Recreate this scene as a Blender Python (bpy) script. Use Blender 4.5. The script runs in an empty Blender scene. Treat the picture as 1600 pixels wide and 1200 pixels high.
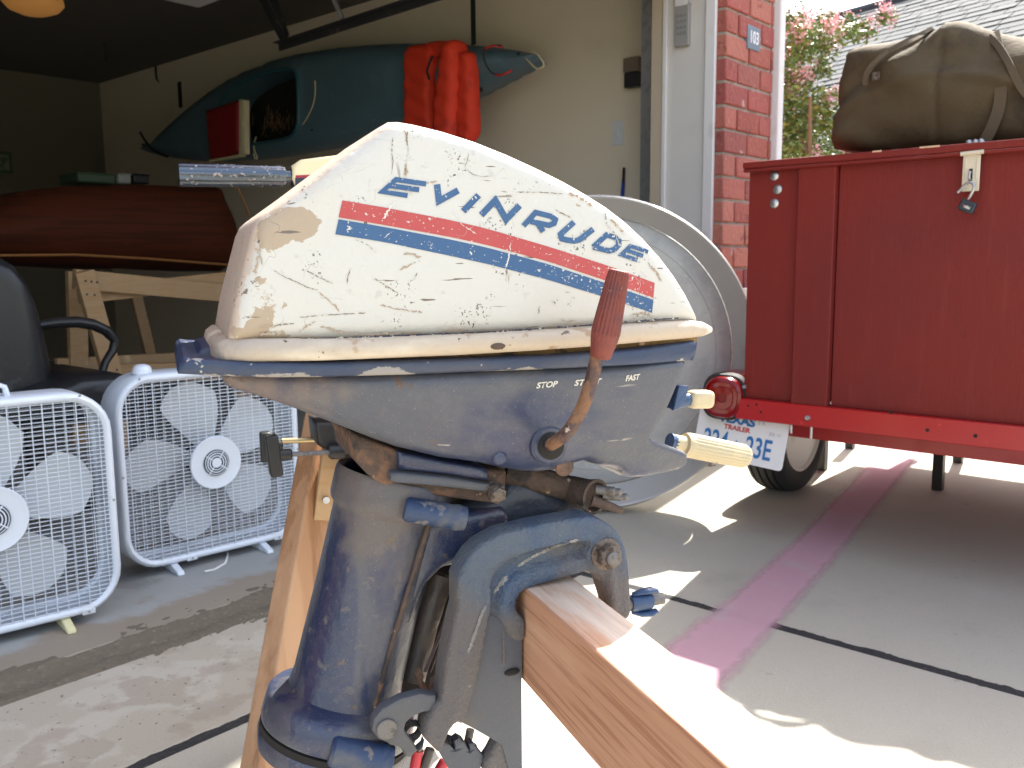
import bpy, bmesh, math, random
import numpy as np
from mathutils import Vector, Matrix, Euler
from mathutils.geometry import delaunay_2d_cdt
random.seed(7)
R_ = math.radians
SC = bpy.context.scene
COL = SC.collection

# ------------------------------------------------------------------ camera
CAM_H = 0.85
FPX = 1400.0
cam_rot = Matrix.Rotation(R_(-48.7), 3, 'Z') @ Matrix.Rotation(R_(90 - 7.73), 3, 'X') @ Matrix.Rotation(R_(-0.5), 3, 'Z')
cd = bpy.data.cameras.new('camera'); cam = bpy.data.objects.new('camera', cd); COL.objects.link(cam)
cam.matrix_world = Matrix.Translation((0, 0, CAM_H)) @ cam_rot.to_4x4()
cd.sensor_width = 36; cd.lens = 36 * FPX / 1600; cd.clip_start = 0.02; cd.clip_end = 2000
cd.dof.use_dof = True; cd.dof.focus_distance = 0.82; cd.dof.aperture_fstop = 18
SC.camera = cam

# ------------------------------------------------------------------ sky, sun, exposure
SUN_EL, SUN_AZ = 52.0, 11.0            # azimuth measured from +X towards +Y
w = bpy.data.worlds.new('World'); SC.world = w; w.use_nodes = True
nt = w.node_tree; bg = nt.nodes['Background']
sky = nt.nodes.new('ShaderNodeTexSky'); sky.sky_type = 'NISHITA'; sky.sun_disc = False
sky.sun_elevation = R_(SUN_EL); sky.sun_rotation = R_(90 - SUN_AZ)
sky.air_density = 1.3; sky.dust_density = 3.0; sky.ozone_density = 1.0
hz_ = nt.nodes.new('ShaderNodeHueSaturation'); hz_.inputs['Saturation'].default_value = .62      # a hazy, pale summer sky
nt.links.new(sky.outputs[0], hz_.inputs['Color']); nt.links.new(hz_.outputs[0], bg.inputs[0]); bg.inputs[1].default_value = 0.15
sl = bpy.data.lights.new('sun', 'SUN'); sl.energy = 4.6; sl.angle = R_(0.55); sl.color = (1, .95, .86)
so = bpy.data.objects.new('sun', sl); COL.objects.link(so)
sdir = Vector((math.cos(R_(SUN_AZ)) * math.cos(R_(SUN_EL)), math.sin(R_(SUN_AZ)) * math.cos(R_(SUN_EL)), math.sin(R_(SUN_EL))))
so.rotation_euler = sdir.to_track_quat('Z', 'Y').to_euler()
vs = SC.view_settings; vs.view_transform = 'Standard'; vs.look = 'None'; vs.gamma = 1; vs.use_curve_mapping = False
vs.exposure = 1.85
SC.render.engine = 'CYCLES'
SC.cycles.max_bounces = 8; SC.cycles.diffuse_bounces = 5; SC.cycles.transparent_max_bounces = 12
SC.cycles.sample_clamp_indirect = 6

# ------------------------------------------------------------------ geometry of the survey
def ray(px, py):
    return cam_rot @ Vector(((px - 800) / FPX, -(py - 600) / FPX, -1))
C0 = Vector((0, 0, CAM_H))
class Frame:
    """A place with its own axes: x to the right along the face, y away behind it, z up."""
    def __init__(s, loc, rz):
        s.loc = Vector(loc); s.rz = rz; s.m = Matrix.Rotation(rz, 3, 'Z')
    def at(s, px, py, y=0.0):
        n = s.m @ Vector((0, 1, 0)); d = ray(px, py)
        t = ((s.loc + n * y - C0).dot(n)) / d.dot(n)
        q = s.m.transposed() @ (C0 + d * t - s.loc)
        return (q.x, q.z)
    def at3(s, px, py, y=0.0):
        a = s.at(px, py, y); return Vector((a[0], y, a[1]))
    def poly(s, pts, y=0.0): return [s.at(a, b, y) for a, b in pts]
def ground(px, py, z=0.0):
    d = ray(px, py); return C0 + d * ((z - CAM_H) / d.z)

# ------------------------------------------------------------------ mesh helpers
def link(name, me, mat=None, parent=None, smooth=None, bevel=None, seg=2):
    o = bpy.data.objects.new(name, me); COL.objects.link(o)
    if mat is not None and not me.materials: me.materials.append(mat)
    if parent is not None: o.parent = parent
    if smooth: smooth_by_angle(me, smooth)
    if bevel:
        b = o.modifiers.new('bevel', 'BEVEL'); b.width = bevel; b.segments = seg; b.limit_method = 'ANGLE'; b.angle_limit = R_(35)
        b.harden_normals = False
    return o
def smooth_by_angle(me, ang):
    bm = bmesh.new(); bm.from_mesh(me)
    for f in bm.faces: f.smooth = True
    for e in bm.edges:
        if len(e.link_faces) == 2:
            e.smooth = e.calc_face_angle(0) < R_(ang)
        else: e.smooth = False
    bm.to_mesh(me); bm.free()
class MB:
    def __init__(s): s.v = []; s.f = []
    def add(s, vs, fs):
        o = len(s.v); s.v += [tuple(v) for v in vs]; s.f += [tuple(i + o for i in f) for f in fs]; return s
    def box(s, x0, x1, y0, y1, z0, z1, m=None):
        vs = [Vector(p) for p in ((x0,y0,z0),(x1,y0,z0),(x1,y1,z0),(x0,y1,z0),(x0,y0,z1),(x1,y0,z1),(x1,y1,z1),(x0,y1,z1))]
        if m is not None: vs = [m @ v for v in vs]
        return s.add(vs, [(0,3,2,1),(4,5,6,7),(0,1,5,4),(1,2,6,5),(2,3,7,6),(3,0,4,7)])
    def prism(s, poly, y0, y1):                       # polygon in x,z extruded along y
        n = len(poly)
        vs = [(a, y0, b) for a, b in poly] + [(a, y1, b) for a, b in poly]
        area = sum(poly[i][0]*poly[(i+1)%n][1]-poly[(i+1)%n][0]*poly[i][1] for i in range(n))
        idx = list(range(n)) if area > 0 else list(range(n-1, -1, -1))
        fs = [tuple(idx), tuple(i + n for i in reversed(idx))]
        for k in range(n):
            i, j = idx[k], idx[(k+1) % n]
            fs.append((j, i, i + n, j + n))
        return s.add(vs, fs)
    def loft(s, rings, caps=True, close=True):
        n = len(rings[0]); vs = [p for r in rings for p in r]; fs = []
        for k in range(len(rings) - 1):
            for i in range(n if close else n - 1):
                j = (i + 1) % n
                fs.append((k*n+i, k*n+j, (k+1)*n+j, (k+1)*n+i))
        if caps and close:
            fs.append(tuple(reversed(range(n)))); fs.append(tuple(range((len(rings)-1)*n, len(rings)*n)))
        return s.add(vs, fs)
    def tube(s, pts, r, n=10, caps=True, flat=1.0, up=None):
        pts = [Vector(p) for p in pts]; rs = r if isinstance(r, (list, tuple)) else [r]*len(pts)
        rings = []; prev = None
        for i, p in enumerate(pts):
            t = (pts[min(i+1, len(pts)-1)] - pts[max(i-1, 0)]).normalized()
            if prev is None:
                a = Vector(up) if up else (Vector((0,0,1)) if abs(t.z) < .9 else Vector((1,0,0)))
            else: a = prev
            a = (a - t * a.dot(t)).normalized(); prev = a; b = t.cross(a)
            rings.append([p + (a*math.cos(2*math.pi*k/n)*flat + b*math.sin(2*math.pi*k/n))*rs[i] for k in range(n)])
        return s.loft(rings, caps)
    def cyl(s, p, q, r, r2=None, n=20, caps=True): return s.tube([p, q], [r, r if r2 is None else r2], n, caps)
    def lathe(s, p, d, prof, n=24, flute=0, depth=0, frange=(0, 99), caps=True):   # prof: (distance along d, radius)
        p = Vector(p); d = Vector(d).normalized()
        a = Vector((0,0,1)) if abs(d.z) < .9 else Vector((1,0,0))
        a = (a - d*a.dot(d)).normalized(); b = d.cross(a); rings = []
        for i, (h, r) in enumerate(prof):
            ring = []
            for k in range(n):
                rr = r
                if flute and frange[0] <= i <= frange[1] and (k * flute * 2 // n) % 2: rr -= depth
                t = 2*math.pi*k/n
                ring.append(p + d*h + (a*math.cos(t) + b*math.sin(t))*rr)
            rings.append(ring)
        return s.loft(rings, caps)
    def sphere(s, c, r, n=12, m=8, sc=(1,1,1)):
        c = Vector(c); vs = [c + Vector((0,0,-r*sc[2]))]; fs = []
        for j in range(1, m):
            ph = -math.pi/2 + math.pi*j/m
            for i in range(n):
                th = 2*math.pi*i/n
                vs.append(c + Vector((math.cos(ph)*math.cos(th)*r*sc[0], math.cos(ph)*math.sin(th)*r*sc[1], math.sin(ph)*r*sc[2])))
        vs.append(c + Vector((0,0,r*sc[2])))
        for i in range(n): fs.append((0, 1+(i+1)%n, 1+i))
        for j in range(m-2):
            for i in range(n):
                a = 1+j*n+i; b = 1+j*n+(i+1)%n; fs.append((a, b, b+n, a+n))
        L = len(vs)-1
        for i in range(n): fs.append((L, 1+(m-2)*n+i, 1+(m-2)*n+(i+1)%n))
        return s.add(vs, fs)
    def mesh(s, name):
        me = bpy.data.meshes.new(name); me.from_pydata([tuple(v) for v in s.v], [], s.f); me.validate(); me.update()
        bm = bmesh.new(); bm.from_mesh(me); bmesh.ops.recalc_face_normals(bm, faces=bm.faces); bm.to_mesh(me); bm.free()
        return me
    def build(s, name, mat, parent=None, smooth=35, bevel=None, seg=2):
        return link(name, s.mesh(name), mat, parent, smooth, bevel, seg)

def resample(poly, sp, closed=True):
    out = []; n = len(poly)
    for i in range(n if closed else n-1):
        a = np.array(poly[i], float); b = np.array(poly[(i+1) % n], float)
        k = max(1, int(round(np.linalg.norm(b-a)/sp)))
        for t in range(k): out.append(tuple(a + (b-a)*t/k))
    if not closed: out.append(tuple(poly[-1]))
    return out
def smooth_poly(poly, it=2, closed=True):             # Chaikin corner cutting
    for _ in range(it):
        q = []; n = len(poly)
        if not closed: q.append(poly[0])
        for i in range(n if closed else n-1):
            a, b = poly[i], poly[(i+1) % n]
            q.append(tuple(a[k]*.75+b[k]*.25 for k in range(len(a)))); q.append(tuple(a[k]*.25+b[k]*.75 for k in range(len(a))))
        if not closed: q.append(poly[-1])
        poly = q
    return poly
def seg_dist(P, poly, closed=True):
    P = np.asarray(P, float); A = np.array(poly, float); B = np.roll(A, -1, 0)
    if not closed: A = A[:-1]; B = B[:-1]
    D = np.full(len(P), 1e9)
    for a, b in zip(A, B):
        ab = b - a; L = max(ab @ ab, 1e-12)
        t = np.clip(((P - a) @ ab)/L, 0, 1)
        D = np.minimum(D, np.linalg.norm(P - (a + t[:, None]*ab), axis=1))
    return D
def inside(P, poly):
    P = np.asarray(P, float); x, y = P[:, 0], P[:, 1]; c = np.zeros(len(P), bool); n = len(poly); j = n-1
    for i in range(n):
        xi, yi = poly[i]; xj, yj = poly[j]
        m = ((yi > y) != (yj > y)) & (x < (xj-xi)*(y-yi)/((yj-yi) or 1e-12) + xi); c ^= m; j = i
    return c
def relief(outline, near, far, sp, holes=(), grow=None):
    """Solid whose two broad faces are height fields near(x,z,d) and far(x,z,d); d is the distance from the rim."""
    loops = [resample(outline, sp)] + [resample(h, sp) for h in holes]
    pts = []; edges = []
    for lp in loops:
        o = len(pts); pts += lp; edges += [(o+i, o+(i+1) % len(lp)) for i in range(len(lp))]
    nb = len(pts)
    A = np.array(outline); lo = A.min(0); hi = A.max(0)
    gx = np.arange(lo[0], hi[0], sp); gz = np.arange(lo[1], hi[1], sp*.87)
    G = np.array([(x + (sp/2 if j % 2 else 0), z) for j, z in enumerate(gz) for x in gx])
    ok = inside(G, loops[0])
    for h in loops[1:]: ok &= ~inside(G, h)
    D = seg_dist(G, loops[0])
    for h in loops[1:]: D = np.minimum(D, seg_dist(G, h))
    G = G[ok & (D > sp*.5)]
    if sp < .01:                                       # follow the rim with a few inset rows so that rounded edges shade cleanly
        rows = [q for q in (.0008, .002, .004, .0075, .012) if q < 3*sp]
        ex = []
        for lp in loops:
            A_ = np.array(lp); T_ = np.roll(A_, -1, 0) - np.roll(A_, 1, 0); T_ /= np.maximum(np.linalg.norm(T_, axis=1), 1e-9)[:, None]
            N_ = np.stack([-T_[:, 1], T_[:, 0]], 1)
            for q in rows:
                for sg in (1, -1):
                    Q_ = A_ + N_*q*sg; dq = seg_dist(Q_, loops[0])
                    for h in loops[1:]: dq = np.minimum(dq, seg_dist(Q_, h))
                    kq = inside(Q_, loops[0]) & (np.abs(dq-q) < q*.08)
                    for h in loops[1:]: kq &= ~inside(Q_, h)
                    ex.append(Q_[kq])
        ex = np.concatenate(ex) if ex else np.zeros((0, 2))
        lim = max(rows) if rows else 0
        dG = seg_dist(G, loops[0]) if len(G) else np.zeros(0)
        for h in loops[1:]: dG = np.minimum(dG, seg_dist(G, h))
        G = np.concatenate([G[dG > lim + sp*.4], ex]) if len(G) else ex
    allp = [Vector(p) for p in pts] + [Vector(p) for p in G]
    vv, ee, ff, ov, oe, of = delaunay_2d_cdt(allp, edges, [], 1, 1e-7)
    V = np.array([tuple(v) for v in vv]); F = [tuple(f) for f in ff]
    cen = np.array([V[list(f)].mean(0) for f in F]); keep = inside(cen, loops[0])
    for h in loops[1:]: keep &= ~inside(cen, h)
    F = [f for f, k in zip(F, keep) if k]
    D = seg_dist(V, loops[0])
    for h in loops[1:]: D = np.minimum(D, seg_dist(V, h))
    yn = near(V[:, 0], V[:, 1], D); yf = far(V[:, 0], V[:, 1], D); n = len(V)
    vs = [(V[i, 0], yn[i], V[i, 1]) for i in range(n)] + [(V[i, 0], yf[i], V[i, 1]) for i in range(n)]
    fs = list(F) + [tuple(i+n for i in reversed(f)) for f in F]
    cnt = {}
    for f in F:
        for k in range(len(f)):
            e = (f[k], f[(k+1) % len(f)]); cnt[e] = 1
    for (a, b) in list(cnt):
        if (b, a) not in cnt: fs.append((b, a, a+n, b+n))
    return MB().add(vs, fs)
def rnd(r):                                            # quarter-round edge: drop at distance d from the rim
    return lambda d: r - np.sqrt(np.maximum(r*r - (r - np.minimum(d, r))**2, 0))

# ------------------------------------------------------------------ tagging
def tag(o, label=None, cat=None, group=None, kind=None):
    if label: o['label'] = label
    if cat: o['category'] = cat
    if group: o['group'] = group
    if kind: o['kind'] = kind
    return o
def thing(name, fr, label, cat, group=None):
    o = bpy.data.objects.new(name, None); o.empty_display_size = .05; COL.objects.link(o)
    o.location = fr.loc; o.rotation_euler = (0, 0, fr.rz)
    return tag(o, label, cat, group)
def copy_tree(o, parent=None):
    c = o.copy(); COL.objects.link(c)
    if parent is not None: c.parent = parent
    for ch in list(o.children): copy_tree(ch, c)
    return c

# ------------------------------------------------------------------ materials
MAT = {}
def M(name, base, rough=.5, metal=0.0, layers=(), bump=0.0, bscale=150, bdetail=6, coat=0, vary=None, emit=None, spec=None, bstretch=(1,1,1)):
    """layers: dicts c, s(cale), t(hreshold), w(idth), d(etail), st(retch), r(ough), blob=(x,y,z,radius,gain), up, metal, off"""
    m = bpy.data.materials.new(name); m.use_nodes = True; n = m.node_tree; N = n.nodes; L = n.links
    b = N['Principled BSDF']; b.inputs['Roughness'].default_value = rough; b.inputs['Metallic'].default_value = metal
    b.inputs['Base Color'].default_value = (*base, 1)
    if coat: b.inputs['Coat Weight'].default_value = coat; b.inputs['Coat Roughness'].default_value = .15
    if spec is not None: b.inputs['Specular IOR Level'].default_value = spec
    if emit: b.inputs['Emission Color'].default_value = (*emit[0], 1); b.inputs['Emission Strength'].default_value = emit[1]
    tc = N.new('ShaderNodeTexCoord')
    col = rg = mt = None
    def mixc(fac, a, c):
        x = N.new('ShaderNodeMix'); x.data_type = 'RGBA'; L.new(fac, x.inputs[0])
        if a is None: x.inputs[6].default_value = (*base, 1)
        else: L.new(a, x.inputs[6])
        if isinstance(c, tuple): x.inputs[7].default_value = (*c, 1)
        else: L.new(c, x.inputs[7])
        return x.outputs[2]
    def mixf(fac, a, dflt, c):
        x = N.new('ShaderNodeMix'); x.data_type = 'FLOAT'; L.new(fac, x.inputs[0])
        if a is None: x.inputs[2].default_value = dflt
        else: L.new(a, x.inputs[2])
        x.inputs[3].default_value = c
        return x.outputs[0]
    def math_(op, a, c, d=None):
        x = N.new('ShaderNodeMath'); x.operation = op
        for i, q in enumerate((a, c, d)):
            if q is None: continue
            if isinstance(q, (int, float)): x.inputs[i].default_value = q
            else: L.new(q, x.inputs[i])
        return x.outputs[0]
    if vary:                                           # each object its own tone
        oi = N.new('ShaderNodeObjectInfo'); ramp = N.new('ShaderNodeValToRGB'); L.new(oi.outputs['Random'], ramp.inputs[0])
        cr = ramp.color_ramp
        for i, c in enumerate(vary):
            p = i/(len(vary)-1)
            e = cr.elements[i] if i < 2 and len(vary) == 2 else (cr.elements[0] if i == 0 else (cr.elements[-1] if i == len(vary)-1 else cr.elements.new(p)))
            e.color = (*c, 1)
        col = ramp.outputs[0]
    for k, l in enumerate(layers):
        mp = N.new('ShaderNodeMapping'); L.new(tc.outputs['Object'], mp.inputs[0])
        mp.inputs['Scale'].default_value = l.get('st', (1,1,1)); mp.inputs['Location'].default_value = (l.get('off', k*3.7), k*1.3, k*2.1)
        if 'rot' in l: mp.inputs['Rotation'].default_value = l['rot']
        nz = N.new('ShaderNodeTexNoise'); L.new(mp.outputs[0], nz.inputs[0])
        nz.inputs['Scale'].default_value = l.get('s', 10); nz.inputs['Detail'].default_value = l.get('d', 5)
        nz.inputs['Roughness'].default_value = l.get('nr', .55); nz.inputs['Distortion'].default_value = l.get('dist', 0)
        f = nz.outputs[0]
        if 'ring' in l: f = math_('SUBTRACT', .5, math_('ABSOLUTE', math_('SUBTRACT', f, .5), 0))    # thin lines where noise crosses .5
        for bl in ([l['blob']] if 'blob' in l and not isinstance(l['blob'], list) else l.get('blob', [])):
            vd = N.new('ShaderNodeVectorMath'); vd.operation = 'DISTANCE'; L.new(tc.outputs['Object'], vd.inputs[0])
            vd.inputs[1].default_value = bl[:3]
            g = math_('MULTIPLY', math_('MAXIMUM', math_('SUBTRACT', 1, math_('DIVIDE', vd.outputs['Value'], bl[3])), 0), bl[4])
            f = math_('ADD', f, g)
        if 'up' in l:
            gm = N.new('ShaderNodeNewGeometry'); sx = N.new('ShaderNodeSeparateXYZ'); L.new(gm.outputs['Normal'], sx.inputs[0])
            f = math_('ADD', f, math_('MULTIPLY', sx.outputs[2], l['up']))
        if 'edge' in l:                                 # wear where the surface turns away from the broad side
            gm = N.new('ShaderNodeNewGeometry'); vd = N.new('ShaderNodeVectorMath'); vd.operation = 'DOT_PRODUCT'; L.new(gm.outputs['Normal'], vd.inputs[0])
            vd.inputs[1].default_value = (-.463, -.886, 0); f = math_('ADD', f, math_('MULTIPLY', math_('SUBTRACT', 1, math_('ABSOLUTE', vd.outputs['Value'], 0)), l['edge']))
        if 'axis' in l:                                 # gain along an object axis
            sx = N.new('ShaderNodeSeparateXYZ'); L.new(tc.outputs['Object'], sx.inputs[0])
            f = math_('ADD', f, math_('MULTIPLY', math_('SUBTRACT', sx.outputs[l['axis'][0]], l['axis'][1]), l['axis'][2]))
            if 'axisx' in l: f = math_('ADD', f, math_('MULTIPLY', sx.outputs[0], l['axisx']))
        mr = N.new('ShaderNodeMapRange'); mr.interpolation_type = 'SMOOTHSTEP'
        mr.inputs['From Min'].default_value = l['t']; mr.inputs['From Max'].default_value = l['t'] + l.get('w', .02)
        mr.inputs['To Max'].default_value = l.get('a', 1.0)
        L.new(f, mr.inputs[0]); fac = mr.outputs[0]
        if l.get('gate'):
            g = N.new('ShaderNodeTexNoise'); L.new(tc.outputs['Object'], g.inputs[0]); g.inputs['Scale'].default_value = l['gate'][0]
            gr = N.new('ShaderNodeMapRange'); gr.inputs['From Min'].default_value = l['gate'][1]; gr.inputs['From Max'].default_value = l['gate'][1]+.05
            L.new(g.outputs[0], gr.inputs[0]); fac = math_('MULTIPLY', fac, gr.outputs[0])
        col = mixc(fac, col, l['c'])
        if 'r' in l: rg = mixf(fac, rg, rough, l['r'])
        if 'metal' in l: mt = mixf(fac, mt, metal, l['metal'])
    if col is not None: L.new(col, b.inputs['Base Color'])
    if rg is not None: L.new(rg, b.inputs['Roughness'])
    if mt is not None: L.new(mt, b.inputs['Metallic'])
    if bump:
        mp = N.new('ShaderNodeMapping'); L.new(tc.outputs['Object'], mp.inputs[0]); mp.inputs['Scale'].default_value = bstretch
        nz = N.new('ShaderNodeTexNoise'); L.new(mp.outputs[0], nz.inputs[0]); nz.inputs['Scale'].default_value = bscale; nz.inputs['Detail'].default_value = bdetail
        bp = N.new('ShaderNodeBump'); bp.inputs['Strength'].default_value = min(1, bump); bp.inputs['Distance'].default_value = .002*max(1, bump)
        L.new(nz.outputs[0], bp.inputs['Height']); L.new(bp.outputs[0], b.inputs['Normal'])
    MAT[name] = m; return m

# ================================================================== MATERIALS
GRIME = (.16, .12, .085)
M('driveway_concrete', (.385, .36, .30), .85, layers=[
    dict(c=(.41,.39,.335), s=1.6, t=.42, w=.25, a=.6), dict(c=(.29,.262,.22), s=3.0, t=.56, w=.2, a=.5),
    dict(c=(.50,.47,.42), s=260, t=.58, w=.12, d=3, a=.45), dict(c=(.22,.20,.17), s=330, t=.6, w=.1, d=3, a=.5),
    dict(c=(.22,.195,.165), s=14, t=.70, w=.05, d=8, a=.5)], bump=.5, bscale=220)
M('apron_concrete', (.36, .325, .27), .85, layers=[
    dict(c=(.42,.395,.35), s=4.5, t=.5, w=.06, d=8, a=.7), dict(c=(.29,.25,.20), s=7, t=.54, w=.06, d=8, a=.7),
    dict(c=(.12,.10,.08), s=60, t=.64, w=.06, d=5, a=.8), dict(c=(.40,.38,.35), s=280, t=.6, w=.1, a=.5)], bump=.6, bscale=180)
M('garage_concrete', (.30, .305, .30), .5, layers=[
    dict(c=(.31,.31,.31), s=3.0, t=.48, w=.2, a=.6), dict(c=(.165,.165,.16), s=5, t=.56, w=.1, d=7, a=.6), dict(c=(.36,.35,.33), s=90, t=.66, w=.05, a=.7),
    dict(c=(.23,.17,.11), s=9, t=1.0, w=.2, axis=(1, 2.35, -2.4), a=.7)], bump=.25, bscale=120)
M('joint_dirt', (.13, .108, .08), .95, layers=[dict(c=(.19,.165,.13), s=60, t=.5, w=.25, d=9, a=.7), dict(c=(.07,.06,.048), s=25, t=.60, w=.12, d=8, a=.6), dict(c=(.3,.27,.22), s=120, t=.66, w=.05)], bump=3, bscale=60)
M('joint_filler', (.022, .022, .024), .9, bump=2, bscale=90, layers=[dict(c=(.06,.055,.05), s=60, t=.6, w=.1)])
M('grass', (.06, .10, .03), .9, layers=[dict(c=(.12,.13,.05), s=3, t=.5, w=.2)], bump=3, bscale=20)
M('drywall', (.50, .42, .31), .85, layers=[dict(c=(.42,.35,.26), s=2, t=.55, w=.2, a=.4)], bump=.15, bscale=160)
M('back_wall_dimmed', (.16, .14, .105), .9)  # dimness of the garage depth is put into this dark wall colour
M('side_wall_lightened', (.78, .675, .53), .85, layers=[dict(c=(.62,.52,.39), s=2, t=.55, w=.2, a=.4)], bump=.15, bscale=160)  # paler than the other walls: bounce light from outside put into the colour
M('ceiling_dimmed', (.13, .115, .10), .9, bump=.2, bscale=120)  # dark colour carries the dimness under the ceiling
M('trim_white', (.72, .71, .69), .5, layers=[dict(c=(.55,.50,.43), s=6, t=.58, w=.1, a=.4)], bump=.08, bscale=60)
M('jamb_paint', (.64, .62, .58), .6, layers=[dict(c=(.55,.50,.45), s=4, t=.55, w=.2, a=.4)])
M('mortar', (.36, .31, .25), .95, layers=[dict(c=(.24,.20,.16), s=30, t=.55, w=.1)], bump=1.5, bscale=90)
M('brick', (.3, .1, .07), .85, vary=[(.30,.075,.055), (.40,.14,.10), (.34,.085,.07), (.26,.07,.06), (.44,.17,.12)], layers=[
    dict(c=(.52,.38,.34), s=14, t=.62, w=.08, d=7, a=.75), dict(c=(.17,.05,.045), s=22, t=.6, w=.08, d=6, a=.7), dict(c=(.5,.22,.15), s=60, t=.6, w=.06, a=.6)], bump=3, bscale=45)
M('brick_wall', (.32, .10, .075), .85, layers=[dict(c=(.25,.08,.06), s=5, t=.5, w=.2)], bump=1, bscale=30)
M('stone_ledge', (.66, .62, .56), .8, bump=.4)
M('galvanized', (.50, .52, .54), .38, .9, layers=[dict(c=(.35,.36,.38), s=18, t=.5, w=.1, a=.6, r=.5), dict(c=(.25,.2,.15), s=40, t=.68, w=.05, a=.6, r=.8, metal=.2)])
M('dark_steel', (.055, .055, .058), .5, .6, layers=[dict(c=(.12,.09,.07), s=20, t=.6, w=.1, r=.8, metal=.1)])
M('grey_plastic', (.30, .30, .29), .5)
M('keypad_face', (.22, .22, .215), .5)
M('white_plastic', (.70, .71, .72), .35, layers=[dict(c=(.55,.54,.50), s=5, t=.58, w=.1, a=.35)])
M('fan_white', (.66, .71, .79), .32, layers=[dict(c=(.50,.51,.52), s=9, t=.62, w=.08, a=.4)])
M('fan_blade', (.50, .53, .56), .5, layers=[dict(c=(.36,.32,.27), s=6, t=.55, w=.12, a=.45)])
M('fan_dark', (.012, .03, .055), .6)
M('yellowed_plastic', (.62, .58, .34), .5)
M('black_vinyl', (.010, .011, .014), .38, bump=.5, bscale=60, layers=[dict(c=(.035,.037,.042), s=12, t=.6, w=.05, d=8, r=.6)])
M('black_plastic', (.012, .012, .013), .42)
M('pale_wood', (.42, .27, .14), .6, layers=[dict(c=(.40,.235,.105), s=9, t=.5, w=.14, st=(1,1,9), d=4), dict(c=(.70,.53,.32), s=6, t=.6, w=.1, a=.6)], bump=.3)
M('mahogany', (.060, .013, .004), .7, layers=[dict(c=(.040,.010,.004), s=5, t=.45, w=.16, st=(.5,1,9), d=6), dict(c=(.085,.024,.008), s=3, t=.6, w=.1)], spec=.15)
M('boat_trim_wood', (.26, .11, .03), .4)
M('kayak_teal', (.085, .150, .190), .45, layers=[dict(c=(.12,.20,.24), s=3, t=.52, w=.15, a=.6), dict(c=(.11,.21,.235), s=25, t=.63, w=.03, d=8, a=.6)], bump=.1)
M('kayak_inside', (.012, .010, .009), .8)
M('nylon_orange', (.70, .040, .012), .7, layers=[dict(c=(.42,.024,.010), s=9, t=.52, w=.2, a=.8)], bump=1.2, bscale=30)
M('cushion_red', (.24, .010, .014), .5, bump=.5, bscale=60)
M('cream_cord', (.62, .55, .36), .8)
M('red_cord', (.5, .02, .02), .6)
M('strap_black', (.012, .012, .014), .7)
M('dish_grey', (.37, .375, .38), .5, .25, layers=[dict(c=(.31,.315,.32), s=12, t=.45, w=.2, d=8, a=.7), dict(c=(.44,.445,.45), s=44, t=.54, w=.12, d=6, a=.5)], bump=.6, bscale=70)
M('dish_rim', (.46, .455, .445), .4, .3, layers=[dict(c=(.40,.35,.30), s=5, t=.55, w=.1, a=.5)])
M('blue_grip', (.02, .06, .35), .4)
M('trailer_board', (.175, .0165, .0125), .6, layers=[dict(c=(.135,.016,.015), s=1.4, t=.42, w=.2, a=.8), dict(c=(.185,.030,.022), s=7, t=.56, w=.2, st=(6,6,.6), a=.5), dict(c=(.10,.014,.012), s=30, t=.67, w=.03, a=.6)], bump=.35, bscale=60, bstretch=(4,4,.35), spec=.3)
M('trailer_paint', (.38, .010, .013), .28, layers=[dict(c=(.34,.012,.013), s=12, t=.6, w=.08, a=.6, r=.5), dict(c=(.7,.06,.05), s=30, t=.68, w=.04, a=.6)], coat=.3)
M('dark_hole', (.006, .006, .006), .8)
M('cream_metal', (.64, .58, .46), .4, .2)
M('padlock_body', (.02, .035, .05), .3, .2)
M('lens_red', (.17, .002, .004), .15, coat=.3, spec=.3)
M('plate_white', (.74, .75, .77), .35, layers=[dict(c=(.5,.48,.45), s=9, t=.62, w=.1, a=.3)])
M('plate_blue', (.03, .16, .42), .4)
M('plate_red', (.5, .08, .08), .4)
M('plate_faint', (.42, .43, .45), .4)
M('rubber', (.018, .018, .019), .75, bump=.5, layers=[dict(c=(.07,.065,.055), s=20, t=.6, w=.1, a=.5)])
M('rim_white', (.62, .60, .57), .4, layers=[dict(c=(.3,.24,.18), s=10, t=.6, w=.1, a=.5)])
M('canvas', (.074, .052, .026), .9, layers=[dict(c=(.105,.082,.050), s=4, t=.48, w=.2, a=.8), dict(c=(.048,.034,.022), s=7, t=.56, w=.12, a=.7)], bump=.8, bscale=90)
M('canvas_strap', (.095, .070, .044), .9, bump=.6, bscale=200)
M('shingle', (.20, .21, .22), .9, vary=[(.040,.046,.052), (.052,.058,.064)], bump=1, bscale=60, layers=[dict(c=(.036,.040,.046), s=9, t=.55, w=.15)])
M('neighbor_wall', (.45, .38, .30), .8)
M('leaf', (.12, .19, .035), .5, vary=None, layers=[dict(c=(.24,.28,.06), s=9, t=.5, w=.1), dict(c=(.06,.11,.02), s=13, t=.55, w=.1)])
M('blossom', (.78, .42, .48), .6, layers=[dict(c=(.85,.66,.66), s=20, t=.5, w=.1)])
M('bark', (.20, .14, .09), .9, bump=1)
M('tile_grey', (.14, .19, .24), .35)
M('digit_white', (.8, .8, .8), .4)
M('lamp_amber', (.5, .28, .10), .3, emit=((1, .42, .10), .05))
M('green_paint', (.05, .09, .05), .6)

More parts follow.
